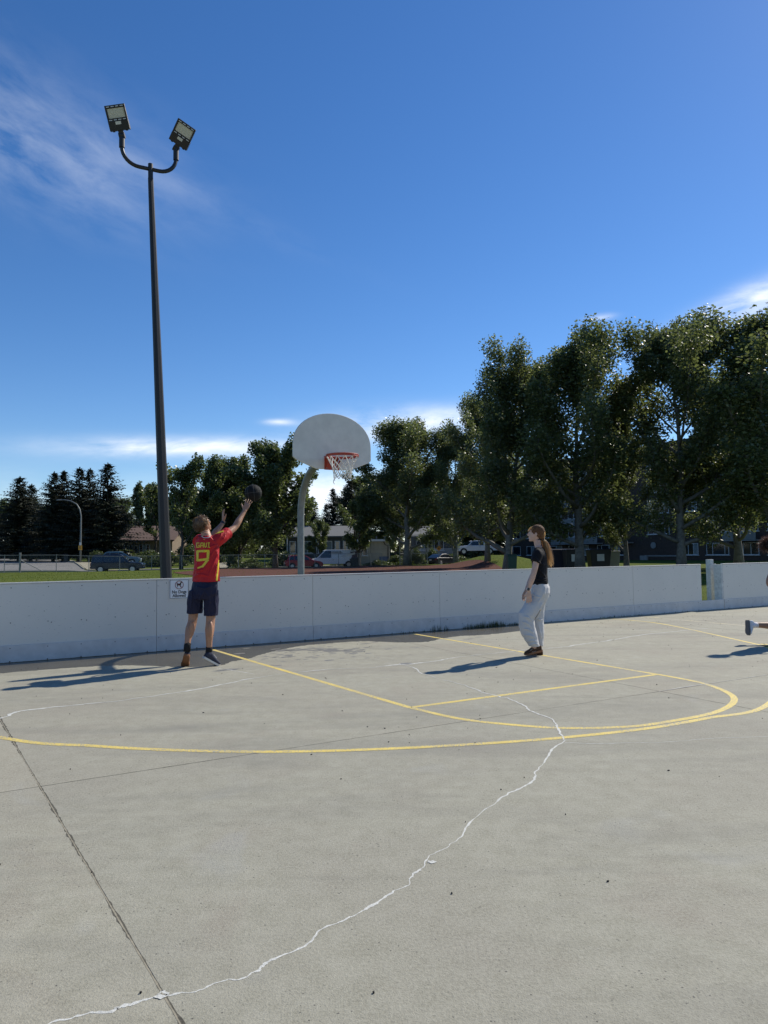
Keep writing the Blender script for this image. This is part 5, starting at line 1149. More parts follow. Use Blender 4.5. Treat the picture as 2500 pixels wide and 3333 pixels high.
# faded company lettering and dark stripe on the van side that faces the court
dk = MB(); dk.prism([VP(a, 1.005, c) for a, c in ((0.05, 0.62), (1.05, 0.62), (0.70, 1.30), (0.95, 1.80), (0.05, 1.86))], VM @ Vector((0, 0.006, 0))); dk.build('side_graphic', mat('van_graphic', (0.05, 0.035, 0.055), 0.4), vn)
bn = MB(); bn.prism([VP(a, 1.013, c) for a, c in ((0.35, 1.52), (1.95, 1.18), (2.05, 1.32), (1.80, 1.42), (0.40, 1.72))], VM @ Vector((0, 0.006, 0))); bn.build('side_banner', M['white_trim'], vn)
for zz_, aa in ((1.78, 3.35), (1.66, 3.20)):
    for k in range(9): dk = MB(); dk.prism([VP(aa - 0.16 * k - q, 0.935 + 0.01, c) for q, c in ((0, zz_), (0.11, zz_), (0.11, zz_ + 0.07), (0, zz_ + 0.07))], VM @ Vector((0, 0.006, 0))); dk.build('lettering', M['trim'], vn)
vehicle('sedan', 'parked_car', 1437, street_Y(1437, 63), heading=WA + 0.35, label='glossy black sedan parked beside the orange warning sign', m_=black, group=PK)
vehicle('pickup', 'parked_pickup', 1545, 96, heading=math.pi + 0.15, label='white pickup truck parked above the grassy mound', m_=white, cat='pickup truck', group=PK, z=0.95)
SS = 'cars parked in the side street'
for kind, x, Y, hd_, lb, m_ in (('suv', 84, 128, 1.85, 'dark grey minivan nearest the corner of the side street', grey), ('hatch', 58, 134, 1.95, 'silver hatchback parked behind the dark grey minivan', silver), ('hatch', 45, 140, 1.95, 'blue grey hatchback third in the side street row', teal), ('suv', 28, 146, 1.95, 'dark tall car fourth in the side street row', black), ('sedan', 2, 150, 1.9, 'pale sedan at the end of the side street row', silver)):
    vehicle(kind, 'parked_car', x, Y, heading=hd_, label=lb, m_=m_, group=SS)
# ------------------------------------------------------------------ people
def skin_mat(name, c, sss=0.12):
    m = mat(name, c, 0.5, var=0.10, scale=18, bump=0.15, bscale=160); b = [n for n in m.node_tree.nodes if n.type == 'BSDF_PRINCIPLED'][0]
    b.inputs['Subsurface Weight'].default_value = sss; b.inputs['Subsurface Radius'].default_value = (0.02, 0.008, 0.004); return m
def cloth_mat(name, c, rough=0.8, bump=0.5, bscale=9.0, var=0.10, weave=0.15):
    m, g, b, o = base_mat(name); tcn = g.n('ShaderNodeTexCoord'); v = tcn.outputs['Object']
    g.l(g.mix(g.ramp(g.noise(v, 7.0, 4), 0.3, 0.7), tuple(x * (1 - var) for x in c), tuple(min(1, x * (1 + var)) for x in c)), b.inputs['Base Color'])
    b.inputs['Roughness'].default_value = rough; b.inputs['Specular IOR Level'].default_value = 0.3
    mp = g.n('ShaderNodeMapping'); mp.inputs['Scale'].default_value = (1.0, 1.0, 0.45); mp.inputs['Rotation'].default_value = (0.4, 0.5, 0.2); g.l(v, mp.inputs[0])
    f1 = g.noise(mp.outputs[0], bscale, 3, 0.5, 1.2); f2 = g.noise(v, 260.0, 2)
    bn = g.n('ShaderNodeBump'); bn.inputs['Strength'].default_value = bump; bn.inputs['Distance'].default_value = 0.03; g.l(g.m('ADD', f1, g.m('MULTIPLY', f2, weave * 0.1)), bn.inputs['Height']); g.l(bn.outputs[0], b.inputs['Normal'])
    return m
def hair_mat(name, c1, c2):
    m, g, b, o = base_mat(name); ge = g.n('ShaderNodeNewGeometry'); g.l(g.mix(ge.outputs['Random Per Island'], c1, c2), b.inputs['Base Color'])
    b.inputs['Roughness'].default_value = 0.38; b.inputs['Specular IOR Level'].default_value = 0.6
    t = g.n('ShaderNodeBsdfTranslucent'); t.inputs[0].default_value = tuple(min(1, x * 2.2) for x in c2) + (1,); mx = g.n('ShaderNodeMixShader'); mx.inputs[0].default_value = 0.35
    g.l(b.outputs[0], mx.inputs[1]); g.l(t.outputs[0], mx.inputs[2]); g.l(mx.outputs[0], o.inputs[0]); return m
def fuse(mb, voxel=0.0065, it=4, fac=0.5, wrinkle=0.0, wscale=0.12):
    me = mb.mesh('tmp'); o = bpy.data.objects.new('tmp', me); COL.objects.link(o)
    r = o.modifiers.new('r', 'REMESH'); r.mode = 'VOXEL'; r.voxel_size = voxel
    s = o.modifiers.new('s', 'SMOOTH'); s.factor = fac; s.iterations = it
    if wrinkle:
        tx = bpy.data.textures.new('folds', 'CLOUDS'); tx.noise_scale = wscale; tx.noise_depth = 2
        d = o.modifiers.new('d', 'DISPLACE'); d.texture = tx; d.strength = wrinkle; d.mid_level = 0.5; d.texture_coords = 'LOCAL'
        s2 = o.modifiers.new('s2', 'SMOOTH'); s2.factor = 0.5; s2.iterations = 1
    dg = bpy.context.evaluated_depsgraph_get(); out = bpy.data.meshes.new_from_object(o.evaluated_get(dg)); bpy.data.objects.remove(o); out.materials.clear(); return out
def folded(mb, J, lines, r, voxel, it, wrinkle, wscale, jo=(0, 0, 1)):
    # lay soft cloth folds along survey lines on the garment, then fuse again
    me = fuse(mb, voxel, 2); tr = BVHTree.FromPolygons([v.co for v in me.vertices], [tuple(p.vertices) for p in me.polygons])
    for ln in lines:
        pts = []
        for p in spline([Vector((a, b, 0)) for a, b in ln], 5):
            q = J(p.x, p.y); d = (q - CAM).normalized(); h = tr.ray_cast(CAM, d)
            if h[0] is not None: pts.append(h[0] + h[1] * r * 0.12)
        if len(pts) > 3:
            k = len(pts) - 1; mb.tube(pts, [r * (0.25 + 0.75 * math.sin(math.pi * i / k)) for i in range(k + 1)], 8)
    bpy.data.meshes.remove(me)
    return fuse(mb, voxel, it, wrinkle=wrinkle, wscale=wscale)
def ortho(a, ref): return (ref - a * ref.dot(a)).normalized()
def head(mb, c, fwd, up, k=1.0):
    fwd = fwd.normalized(); up = ortho(fwd, up); rt = fwd.cross(up)
    def P(r, f, u): return c + (rt * r + fwd * f + up * u) * k
    mb.ball(P(0, -0.012, 0.030), rt * 0.072 * k, fwd * 0.094 * k, up * 0.086 * k, 20, 14)
    mb.loft([(P(0, 0.004, 0.050), rt * 0.064 * k, fwd * 0.084 * k), (P(0, 0.012, -0.010), rt * 0.063 * k, fwd * 0.080 * k), (P(0, 0.016, -0.050), rt * 0.056 * k, fwd * 0.074 * k), (P(0, 0.026, -0.085), rt * 0.042 * k, fwd * 0.058 * k), (P(0, 0.040, -0.108), rt * 0.024 * k, fwd * 0.036 * k)], 18)
    mb.tube([P(0, 0.086, 0.024), P(0, 0.100, -0.004), P(0, 0.114, -0.026)], [0.008 * k, 0.010 * k, 0.0125 * k], 10); mb.ball(P(0, 0.104, -0.032), rt * 0.016 * k, fwd * 0.012 * k, up * 0.008 * k, 10, 6)
    mb.ball(P(0, 0.088, -0.056), rt * 0.022 * k, fwd * 0.012 * k, up * 0.006 * k, 10, 6); mb.ball(P(0, 0.086, -0.068), rt * 0.019 * k, fwd * 0.012 * k, up * 0.007 * k, 10, 6)
    mb.ball(P(0, 0.072, -0.098), rt * 0.022 * k, fwd * 0.018 * k, up * 0.016 * k, 10, 6); mb.ball(P(0, 0.084, 0.030), rt * 0.045 * k, fwd * 0.010 * k, up * 0.008 * k, 10, 6)
    for s in (-1, 1): mb.ball(P(s * 0.074, -0.008, -0.006), rt * 0.008 * k, fwd * 0.018 * k, up * 0.031 * k, 10, 8)
    return P, rt, fwd, up
def face_parts(P, rt, fwd, up, root, lipm, k=1.0):
    for s in (-1, 1):
        e = MB(); e.ball(P(s * 0.030, 0.082, 0.010), rt * 0.0125 * k, fwd * 0.0105 * k, up * 0.0085 * k, 10, 6); ey = e.build('eye', M['eye_white'], root, smooth=True)
        e = MB(); e.ball(P(s * 0.030, 0.0905, 0.010), rt * 0.006 * k, fwd * 0.003 * k, up * 0.006 * k, 8, 5); e.build('iris', M['sign_black'], ey)
        e = MB(); e.tube([P(s * 0.014, 0.094, 0.027), P(s * 0.030, 0.094, 0.033), P(s * 0.046, 0.082, 0.028)], [0.003, 0.0042, 0.002], 6); e.build('eyebrow', M['brow'], root)
    l = MB(); l.ball(P(0, 0.0955, -0.061), rt * 0.020 * k, fwd * 0.006 * k, up * 0.006 * k, 10, 6); l.build('mouth', lipm, root, smooth=True)
def hand(mb, wrist, d, palm_n, thumb_side, k=1.0, curl=0.35, spread=0.12, thumb=0.9):
    d = d.normalized(); n = ortho(d, palm_n); sd = ortho(d, thumb_side - n * thumb_side.dot(n)); 
    def P(a, b, c=0.0): return wrist + (d * a + sd * b + n * c) * k
    mb.loft([(P(-0.015, 0), sd * 0.027 * k, n * 0.020 * k), (P(0.02, 0.0), sd * 0.032 * k, n * 0.017 * k), (P(0.06, 0.0), sd * 0.041 * k, n * 0.015 * k), (P(0.092, 0.0), sd * 0.041 * k, n * 0.0125 * k)], 14)
    for off, L_, r in ((0.0315, 0.073, 0.0088), (0.0105, 0.081, 0.0092), (-0.0105, 0.075, 0.0088), (-0.0305, 0.059, 0.0078)):
        p = P(0.085, off); a = math.atan2(off, 0.03) * spread; dd = (d + sd * math.tan(off / 0.0315 * spread)).normalized(); pts = [p, P(0.097, off * 1.02)]
        c = 0.0
        for f, cc in ((0.44, 0.35), (0.31, 0.8), (0.25, 1.1)):
            c += curl * cc; v = dd * math.cos(c) + n * math.sin(c); pts.append(pts[-1] + v * L_ * f * k)
        mb.tube(pts, [r * k, r * k, r * 0.97 * k, r * 0.90 * k, r * 0.72 * k], 9)
        mb.ball(pts[-1], Vector((r * 0.72, 0, 0)) * k, Vector((0, r * 0.72, 0)) * k, Vector((0, 0, r * 0.72)) * k, 8, 6)
    t0, t1 = P(0.018, 0.022, 0.004), P(0.048, 0.048, 0.012); v = (d * math.cos(thumb) + sd * math.sin(thumb) + n * 0.15).normalized()
    t2 = t1 + v * 0.030 * k; t3 = t2 + (v + d * 0.25).normalized() * 0.025 * k
    mb.tube([t0, t1, t2, t3], [0.0135 * k, 0.0118 * k, 0.0102 * k, 0.0078 * k], 9); mb.ball(t3, Vector((0.0078, 0, 0)), Vector((0, 0.0078, 0)), Vector((0, 0, 0.0078)), 8, 6)
def limb(mb, pts, rad, n=14):
    P = spline(pts, 5); m = len(pts) - 1; rr = []
    for i in range(len(P)):
        t = i / 5; k = min(int(t), m - 1); rr.append(rad[k] + (rad[k + 1] - rad[k]) * (t - k))
    mb.tube(P, rr, n)
def shoe(root, heel, toe, up, name, m_up, m_sole, width=0.098, ankle_h=0.085, stripes=None, label=None, m_lace=None, side=None):
    f = (toe - heel); L_ = f.length; f = f / L_; up = ortho(f, up); s = f.cross(up)
    def P(a, b, c): return heel + f * a * L_ + s * b + up * c
    prof = [(0.0, 0.55), (0.06, 0.74), (0.25, 0.80), (0.45, 0.78), (0.68, 1.0), (0.84, 0.92), (0.95, 0.62), (1.0, 0.30)]
    so = MB(); vs, fs = [], []; K = len(prof)
    ring_ = [(a, w * width / 2) for a, w in prof] + [(a, -w * width / 2) for a, w in prof[::-1]]
    n = len(ring_)
    for z, e in ((0.0, 0.95), (0.010, 1.0), (0.026, 1.0)):
        for a, b in ring_: vs.append(P(0.5 + (a - 0.5) * (1.0 if e == 1 else 0.985), b * e, z + (0.012 * max(0, (a - 0.8) / 0.2) ** 2 if z < 0.02 else 0.010 * max(0, (a - 0.8) / 0.2) ** 2)))
    for i in range(2):
        for j in range(n): fs.append((i * n + j, i * n + (j + 1) % n, (i + 1) * n + (j + 1) % n, (i + 1) * n + j))
    fs.append(tuple(range(n))[::-1]); fs.append(tuple(2 * n + j for j in range(n))); so._add(vs, fs)
    upm = MB(); hs = [(0.02, 0.060, 0.62), (0.10, ankle_h, 0.70), (0.24, ankle_h + 0.006, 0.74), (0.38, 0.080, 0.74), (0.52, 0.066, 0.80), (0.70, 0.050, 0.94), (0.86, 0.040, 0.86), (0.96, 0.030, 0.55)]
    upm.loft([(P(a, 0, 0.024 + h / 2 - 0.004), s * w * width / 2, up * (h / 2), 0.8) for a, h, w in hs], 16)
    g_ = fuse(upm, 0.006, 3); u = link(name, g_, m_up, root, smooth=True)
    so.build('sole', m_sole, u)
    if m_lace is not None:
        for a in (0.42, 0.48, 0.54, 0.60): h = np.interp(a, [q[0] for q in hs], [q[1] for q in hs]); MB().tube([P(a, -0.020, 0.024 + h * 0.96), P(a + 0.01, 0, 0.026 + h * 1.0), P(a, 0.020, 0.024 + h * 0.96)], 0.0035, 6).build('lace', m_lace, u)
    if stripes is not None:
        sg_, m_s = stripes
        tree = BVHTree.FromPolygons([v.co + top_loc(root) for v in g_.vertices], [tuple(p.vertices) for p in g_.polygons])
        for k in range(3):
            q = []
            for (a, c) in ((0.36 + 0.085 * k, 0.030), (0.405 + 0.085 * k, 0.030), (0.50 + 0.075 * k, 0.078 - 0.008 * k), (0.455 + 0.075 * k, 0.082 - 0.008 * k)):
                o_ = P(a, sg_ * 0.12, c); h_ = tree.ray_cast(o_, s * -sg_); q.append((h_[0] if h_[0] else P(a, sg_ * 0.04, c)) + s * sg_ * 0.003)
            MB().face(q).build('stripe', m_s, u)
    return u
M['eye_white'] = mat('eye', (0.6, 0.58, 0.55), 0.2, var=0.0); M['brow'] = mat('eyebrow', (0.10, 0.06, 0.035), 0.8)
M['skin_a'] = skin_mat('tanned_skin', (0.38, 0.195, 0.115)); M['skin_b'] = skin_mat('fair_skin', (0.56, 0.36, 0.27)); M['skin_c'] = skin_mat('brown_skin', (0.30, 0.16, 0.10)); M['lip'] = mat('lips', (0.36, 0.13, 0.11), 0.4, var=0.05)
M['jersey'] = cloth_mat('red_jersey', (0.46, 0.012, 0.016), 0.62, 0.9, 9.0); M['jersey_yellow'] = mat('yellow_print', (0.66, 0.50, 0.02), 0.5, var=0.08, scale=30)
M['navy'] = cloth_mat('navy_shorts', (0.009, 0.010, 0.034), 0.65, 0.9, 9.0); M['black_cloth'] = cloth_mat('black_tee', (0.006, 0.006, 0.008), 0.85, 0.9, 9.0); M['grey_sweat'] = cloth_mat('pale_grey_sweats', (0.56, 0.545, 0.53), 0.9, 0.55, 7.0, 0.03)
M['sock_black'] = cloth_mat('black_sock', (0.015, 0.015, 0.016), 0.9, 0.2, 40); M['sock_white'] = cloth_mat('white_sock', (0.7, 0.68, 0.72), 0.9, 0.2, 40)
M['shoe_navy'] = cloth_mat('navy_shoe', (0.03, 0.035, 0.055), 0.7, 0.3, 30); M['shoe_sole_w'] = mat('white_sole', (0.66, 0.62, 0.55), 0.6, var=0.08); M['gum'] = mat('gum_sole', (0.26, 0.11, 0.045), 0.6, var=0.15, scale=20); M['suede'] = cloth_mat('brown_suede', (0.075, 0.040, 0.024), 0.9, 0.2, 40); M['shoe_white'] = cloth_mat('white_leather', (0.68, 0.68, 0.70), 0.5, 0.2, 30); M['sole_grey'] = mat('grey_sole', (0.10, 0.10, 0.11), 0.7)
M['hair_brown'] = hair_mat('light_brown_hair', (0.045, 0.024, 0.011), (0.16, 0.095, 0.045)); M['hair_auburn'] = hair_mat('auburn_hair', (0.15, 0.078, 0.032), (0.48, 0.305, 0.145)); M['hair_dark'] = hair_mat('dark_curly_hair', (0.016, 0.009, 0.006), (0.06, 0.030, 0.020))
M['hair_base'] = mat('auburn_hair_base', (0.12, 0.058, 0.026), 0.7, var=0.4, scale=60, bump=0.6, bscale=120, spec=0.2)
def strands(name, roots, root, m_, L_, flow, w=0.0022, seed=1, curl=0.25, nseg=4, jl=0.4):
    rr = np.random.default_rng(seed); V, Q = [], []
    for p, nrm in roots:
        d = (Vector(nrm) * 0.45 + flow(p, nrm) + Vector(rr.normal(size=3) * curl)).normalized(); l = L_ * rr.uniform(1 - jl, 1 + jl); sd = d.cross(Vector(rr.normal(size=3))).normalized() * w; b = len(V); q = Vector(p)
        for k in range(nseg + 1):
            t = k / nseg; ww = sd * (1 - 0.75 * t); V += [q - ww, q + ww]; d = (d + flow(q, nrm) * 0.30 + Vector(rr.normal(size=3) * curl * 0.35)).normalized(); q = q + d * l / nseg
        for k in range(nseg): Q.append((b + 2 * k, b + 2 * k + 1, b + 2 * k + 3, b + 2 * k + 2))
    return link(name, fast_mesh(name, V, Q), m_, root)
def scalp_points(P, n, seed, cond, r=(0.076, 0.098, 0.092), cen=(0, -0.014, 0.034)):
    rr = np.random.default_rng(seed); out = []
    while len(out) < n:
        v = rr.normal(size=3); v /= np.linalg.norm(v); a, b, c = v[0] * r[0] + cen[0], v[1] * r[1] + cen[1], v[2] * r[2] + cen[2]
        if cond(v): p = P(a, b, c); out.append((p, (p - P(*cen)).normalized()))
    return out

# ---- the shooter in the red jersey
def JB(cx, cy, d=0.0): return at(500 + cx / 3.16, 1500 + cy / 3.16, 8.95 + d)
th = R(24); BF = Vector((math.sin(th), math.cos(th), 0)); BR = Vector((math.cos(th), -math.sin(th), 0)); ZU = Vector((0, 0, 1))
bb = JB(600, 2112, 0.05); bb.z = 0.0
boy = empty('person', bb, 'person in red football jersey and navy shorts jumping to shoot a basketball', 'person')
body = MB()
Lk, La = JB(402, 1640, 0.05), JB(348, 1895, -0.07); Rk, Ra = JB(586, 1640, 0.02), JB(572, 1935, 0.0)
limb(body, [JB(440, 1330, 0.05), JB(418, 1480, 0.06), Lk, JB(376, 1735, 0.0), JB(355, 1830, -0.05), La, JB(342, 1950, -0.07)], [0.070, 0.070, 0.057, 0.060, 0.040, 0.036, 0.036])
limb(body, [JB(592, 1330, 0.0), JB(594, 1480, 0.03), Rk, JB(577, 1740, -0.01), JB(572, 1850, -0.01), Ra, JB(568, 1985, 0.01)], [0.070, 0.068, 0.056, 0.058, 0.041, 0.035, 0.036])
body.ball(JB(394, 1725, -0.045), (0.030, 0, 0), (0, 0.035, 0), (0, 0, 0.10)); body.ball(JB(586, 1735, -0.05), (0.030, 0, 0), (0, 0.032, 0), (0, 0, 0.10))
body.loft([(JB(520, 1350, 0), BR * 0.12, BF * 0.09), (JB(535, 1200, 0), BR * 0.13, BF * 0.09), (JB(545, 1000, 0), BR * 0.135, BF * 0.09), (JB(547, 850, 0), BR * 0.135, BF * 0.085), (JB(548, 792, 0), BR * 0.10, BF * 0.07), (JB(546, 768, 0.01), BR * 0.060, BF * 0.058), (JB(530, 715, 0.03), BR * 0.056, BF * 0.058)], 20)
rs_, re_, rw_ = JB(672, 806, -0.02), JB(832, 686, 0.20), JB(930, 527, 0.34)
limb(body, [rs_, JB(755, 745, 0.09), re_, JB(868, 630, 0.25), JB(900, 575, 0.30), rw_, JB(942, 505, 0.35)], [0.055, 0.048, 0.041, 0.044, 0.034, 0.0265, 0.026])
ls_, le_, lw_ = JB(452, 812, 0.06), JB(590, 790, 0.30), JB(712, 640, 0.44)
limb(body, [ls_, JB(525, 800, 0.20), le_, JB(640, 730, 0.35), JB(680, 685, 0.40), lw_, JB(720, 620, 0.45)], [0.054, 0.047, 0.041, 0.042, 0.034, 0.027, 0.026])
hand(body, JB(938, 512, 0.35), JB(984, 400, 0.41) - JB(938, 512, 0.35), Vector((0.25, 0.8, 0.5)), -BR, 1.0, 0.16, 0.26, 0.8)
hand(body, JB(718, 625, 0.45), JB(714, 500, 0.47) - JB(718, 625, 0.45), Vector((0.85, 0.5, 0.1)), Vector((0.5, -0.85, 0)), 0.95, 0.12, 0.14, 0.5)
hc = JB(512, 660, 0.035); bP, brt, bfw, bup = head(body, hc, Vector((0.50, 0.66, 0.52)), Vector((-0.20, -0.42, 0.88)), 0.98)
body.loft([(JB(548, 790, 0.0), BR * 0.066, BF * 0.062), (JB(535, 740, 0.01), BR * 0.057, BF * 0.060), (bP(0, -0.02, -0.06), brt * 0.055, bfw * 0.060)], 16)
link('body', fuse(body, 0.0055, 4), M['skin_a'], boy, smooth=True)
face_parts(bP, brt, bfw, bup, boy, M['lip'], 0.98)
sh = MB()
sh.loft([(JB(540, 1240, 0), BR * 0.190, BF * 0.135), (JB(541, 1180, 0), BR * 0.182, BF * 0.132), (JB(545, 1080, 0), BR * 0.170, BF * 0.122), (JB(547, 960, 0), BR * 0.168, BF * 0.118), (JB(549, 870, 0), BR * 0.172, BF * 0.115), (JB(550, 815, 0), BR * 0.165, BF * 0.100), (JB(549, 785, 0), BR * 0.120, BF * 0.080), (JB(548, 772, 0), BR * 0.072, BF * 0.066)], 26)
limb(sh, [JB(630, 832, -0.02), JB(682, 800, 0.0), JB(728, 764, 0.05), JB(768, 738, 0.105)], [0.085, 0.082, 0.074, 0.073], 18)
limb(sh, [JB(462, 832, 0.03), JB(478, 815, 0.10), JB(515, 805, 0.19)], [0.078, 0.074, 0.070], 18)
shm = folded(sh, JB, [[(668, 880), (600, 960), (520, 1150)], [(672, 930), (620, 1040), (560, 1200)], [(660, 860), (560, 900), (450, 1010)], [(640, 850), (590, 800), (560, 790)], [(680, 1000), (640, 1120), (620, 1230)], [(415, 900), (450, 1040), (440, 1160)], [(400, 1200), (480, 1170), (580, 1190)], [(410, 1120), (470, 1130), (540, 1110)], [(690, 830), (720, 800), (740, 770)], [(660, 820), (690, 770), (700, 740)]], 0.013, 0.0065, 2, 0.010, 0.08); jersey = link('jersey', shm, M['jersey'], boy, smooth=True)
stree = BVHTree.FromPolygons([v.co + top_loc(boy) for v in shm.vertices], [tuple(p.vertices) for p in shm.polygons])
def on_jersey(cx, cy, off=0.003):
    d = ray(500 + cx / 3.16, 1500 + cy / 3.16).normalized(); h = stree.ray_cast(CAM, d)
    return h[0] + h[1] * off if h[0] else None
def decal(quads, name, m_, nu=8, nv=3, off=0.0035):
    mb = MB()
    for q in quads:
        q = [Vector(p) for p in q]
        for i in range(nu):
            for j in range(nv):
                P4 = []
                for (a, b) in ((i, j), (i + 1, j), (i + 1, j + 1), (i, j + 1)):
                    u, v = a / nu, b / nv; p = (q[0] * (1 - u) + q[1] * u) * (1 - v) + (q[3] * (1 - u) + q[2] * u) * v; P4.append(on_jersey(p.x, p.y, off))
                if all(p is not None for p in P4): mb.face(P4)
    o = mb.build(name, m_, jersey); return o
def bar(x0, y0, x1, y1, w):
    a, b = Vector((x0, y0)), Vector((x1, y1)); n = Vector((-(b - a).y, (b - a).x)).normalized() * w / 2; return [a + n, b + n, b - n, a - n]
# name: four blocky capitals
lw2 = 9
decal([bar(446, 846, 474, 846, lw2), bar(446, 842, 446, 892, lw2), bar(442, 888, 476, 888, lw2), bar(472, 892, 472, 866, lw2), bar(460, 868, 476, 868, lw2)], 'letter', M['jersey_yellow'], 4, 2)
decal([bar(485, 892, 488, 850, lw2), bar(485, 846, 514, 846, lw2), bar(511, 850, 514, 892, lw2), bar(487, 872, 513, 872, lw2 * 0.8)], 'letter', M['jersey_yellow'], 4, 2)
decal([bar(523, 842, 527, 880, lw2), bar(546, 842, 543, 880, lw2), bar(525, 878, 536, 892, lw2), bar(545, 878, 534, 892, lw2)], 'letter', M['jersey_yellow'], 4, 2)
decal([bar(556, 844, 580, 844, lw2 * 0.8), bar(568, 842, 568, 890, lw2), bar(556, 889, 580, 889, lw2 * 0.8)], 'letter', M['jersey_yellow'], 4, 2)
# number 9
decal([bar(452, 930, 572, 926, 24), bar(454, 922, 452, 1030, 24), bar(562, 922, 560, 1000, 28), bar(446, 1024, 552, 1012, 24), bar(562, 994, 548, 1022, 26), bar(562, 1014, 500, 1092, 24), bar(512, 1082, 452, 1104, 17)], 'shirt_number', M['jersey_yellow'], 8, 3)
decal([bar(683, 900, 668, 1050, 12), bar(668, 1050, 655, 1160, 13), bar(655, 1160, 648, 1232, 17)], 'side_stripe', M['jersey_yellow'], 10, 2)
decal([bar(628, 752, 722, 727, 8), bar(640, 742, 718, 720, 5)], 'shoulder_stripe', M['jersey_yellow'], 10, 2)
decal([bar(494, 778, 520, 792, 6), bar(520, 792, 560, 792, 6), bar(560, 792, 588, 776, 6)], 'collar_trim', M['shoe_sole_w'], 6, 2)
decal([bar(512, 806, 530, 812, 5)], 'collar_mark', M['jersey_yellow'], 3, 1); decal([bar(672, 1172, 692, 1172, 16)], 'hem_tag', M['shoe_sole_w'], 3, 2)
so_ = MB()
so_.loft([(JB(535, 1222, 0), BR * 0.166, BF * 0.118), (JB(525, 1290, 0), BR * 0.176, BF * 0.130), (JB(518, 1370, 0), BR * 0.178, BF * 0.132), (JB(512, 1420, 0.005), BR * 0.165, BF * 0.118)], 24)
so_.loft([(JB(440, 1330, 0.02), BR * 0.085, BF * 0.105), (JB(428, 1430, 0.03), BR * 0.095, BF * 0.105), (JB(423, 1568, 0.05), BR * 0.099, BF * 0.098)], 20)
so_.loft([(JB(590, 1330, -0.01), BR * 0.085, BF * 0.105), (JB(594, 1430, 0.0), BR * 0.088, BF * 0.105), (JB(591, 1592, 0.02), BR * 0.084, BF * 0.095)], 20)
link('shorts', folded(so_, JB, [[(520, 1330), (480, 1420), (470, 1540)], [(530, 1330), (570, 1430), (560, 1570)], [(640, 1300), (630, 1420), (640, 1560)], [(400, 1300), (395, 1420), (380, 1540)], [(440, 1290), (520, 1310), (600, 1290)]], 0.014, 0.0065, 2, 0.012, 0.07), M['navy'], boy, smooth=True)
for pts in ([JB(357, 1872, -0.06), La, JB(344, 1960, -0.07)], [JB(572, 1912, -0.005), Ra, JB(567, 1995, 0.01)]): MB().tube(pts, [0.041, 0.042, 0.044], 14).build('sock', M['sock_black'], boy, smooth=True)
lh, lt = JB(341, 2003, -0.11), JB(316, 2138, 0.085)
shoe(boy, lh, lt, Vector((0.05, 0.62, 0.78)), 'shoe', M['shoe_navy'], M['gum'], 0.105, 0.085, m_lace=M['shoe_sole_w'])
shoe(boy, JB(508, 2030, -0.06), JB(672, 2122, 0.10), Vector((0.25, 0.12, 0.95)), 'shoe', M['shoe_navy'], M['shoe_sole_w'], 0.10, 0.095, stripes=(-1, M['shoe_sole_w']), m_lace=M['shoe_sole_w'])
wb = JB(712, 640, 0.44); wdv = (JB(720, 620, 0.45) - JB(690, 675, 0.41)).normalized(); MB().tube([wb - wdv * 0.012, wb + wdv * 0.012], 0.0315, 14).build('wrist_watch', M['sign_black'], boy)
hp_ = scalp_points(bP, 2600, 3, lambda v: v[1] < 0.62 - 0.2 * abs(v[0]) + 0.5 * max(0, v[2] - 0.3) and v[2] > -0.52 + 0.55 * max(0, v[1]) and not (abs(v[0]) > 0.78 and v[2] < -0.1 and v[1] > -0.25))
cap = MB(); cap.ball(bP(0, -0.020, 0.040), brt * 0.0755, bfw * 0.0965, bup * 0.089, 20, 14); cap.ball(bP(0, -0.055, -0.008), brt * 0.062, bfw * 0.050, bup * 0.06, 16, 10); link('scalp_hair', fuse(cap, 0.007, 3), M['hair_brown'], boy, smooth=True)
strands('hair', hp_, boy, M['hair_brown'], 0.040, lambda p, n: (-bup * 0.45 + brt * -0.30 + bfw * 0.1), 0.0018, 4, 0.20)

# ---- the ball just leaving the hand
Bc = JB(1026, 331, 0.66); br_ = 0.1165 * (9.61 / 9.72)
ball = empty('basketball', Bc, 'black basketball in the air above the raised hand', 'basketball')
def ball_mat():
    m = mat('black_ball_rubber', (0.010, 0.010, 0.010), 0.75, var=0.3, scale=12, bump=0.15, bscale=260, spec=0.2); return m
MB().ball(Bc, (br_, 0, 0), (0, br_, 0), (0, 0, br_), 36, 22).build('ball_skin', ball_mat(), ball, smooth=True)
bq = Matrix.Rotation(0.25, 3, 'Z') @ Matrix.Rotation(-0.12, 3, 'Y')
M['seam'] = mat('ball_seam', (0.06, 0.058, 0.055), 0.7)
def seam(fn, k=48): MB().tube([Bc + bq @ (fn(2 * math.pi * i / k).normalized() * br_ * 1.001) for i in range(k + 1)], 0.0024, 6, cap=False).build('seam', M['seam'], ball)
seam(lambda t: Vector((math.cos(t), math.sin(t), 0.0))); seam(lambda t: Vector((0.0, math.cos(t), math.sin(t))))
for s in (-1, 1): seam(lambda t, s=s: Vector((s * 0.62, 0.78 * math.cos(t) , 0.78 * math.sin(t))) + Vector((s * 0.16 * math.cos(2 * t), 0, 0)))

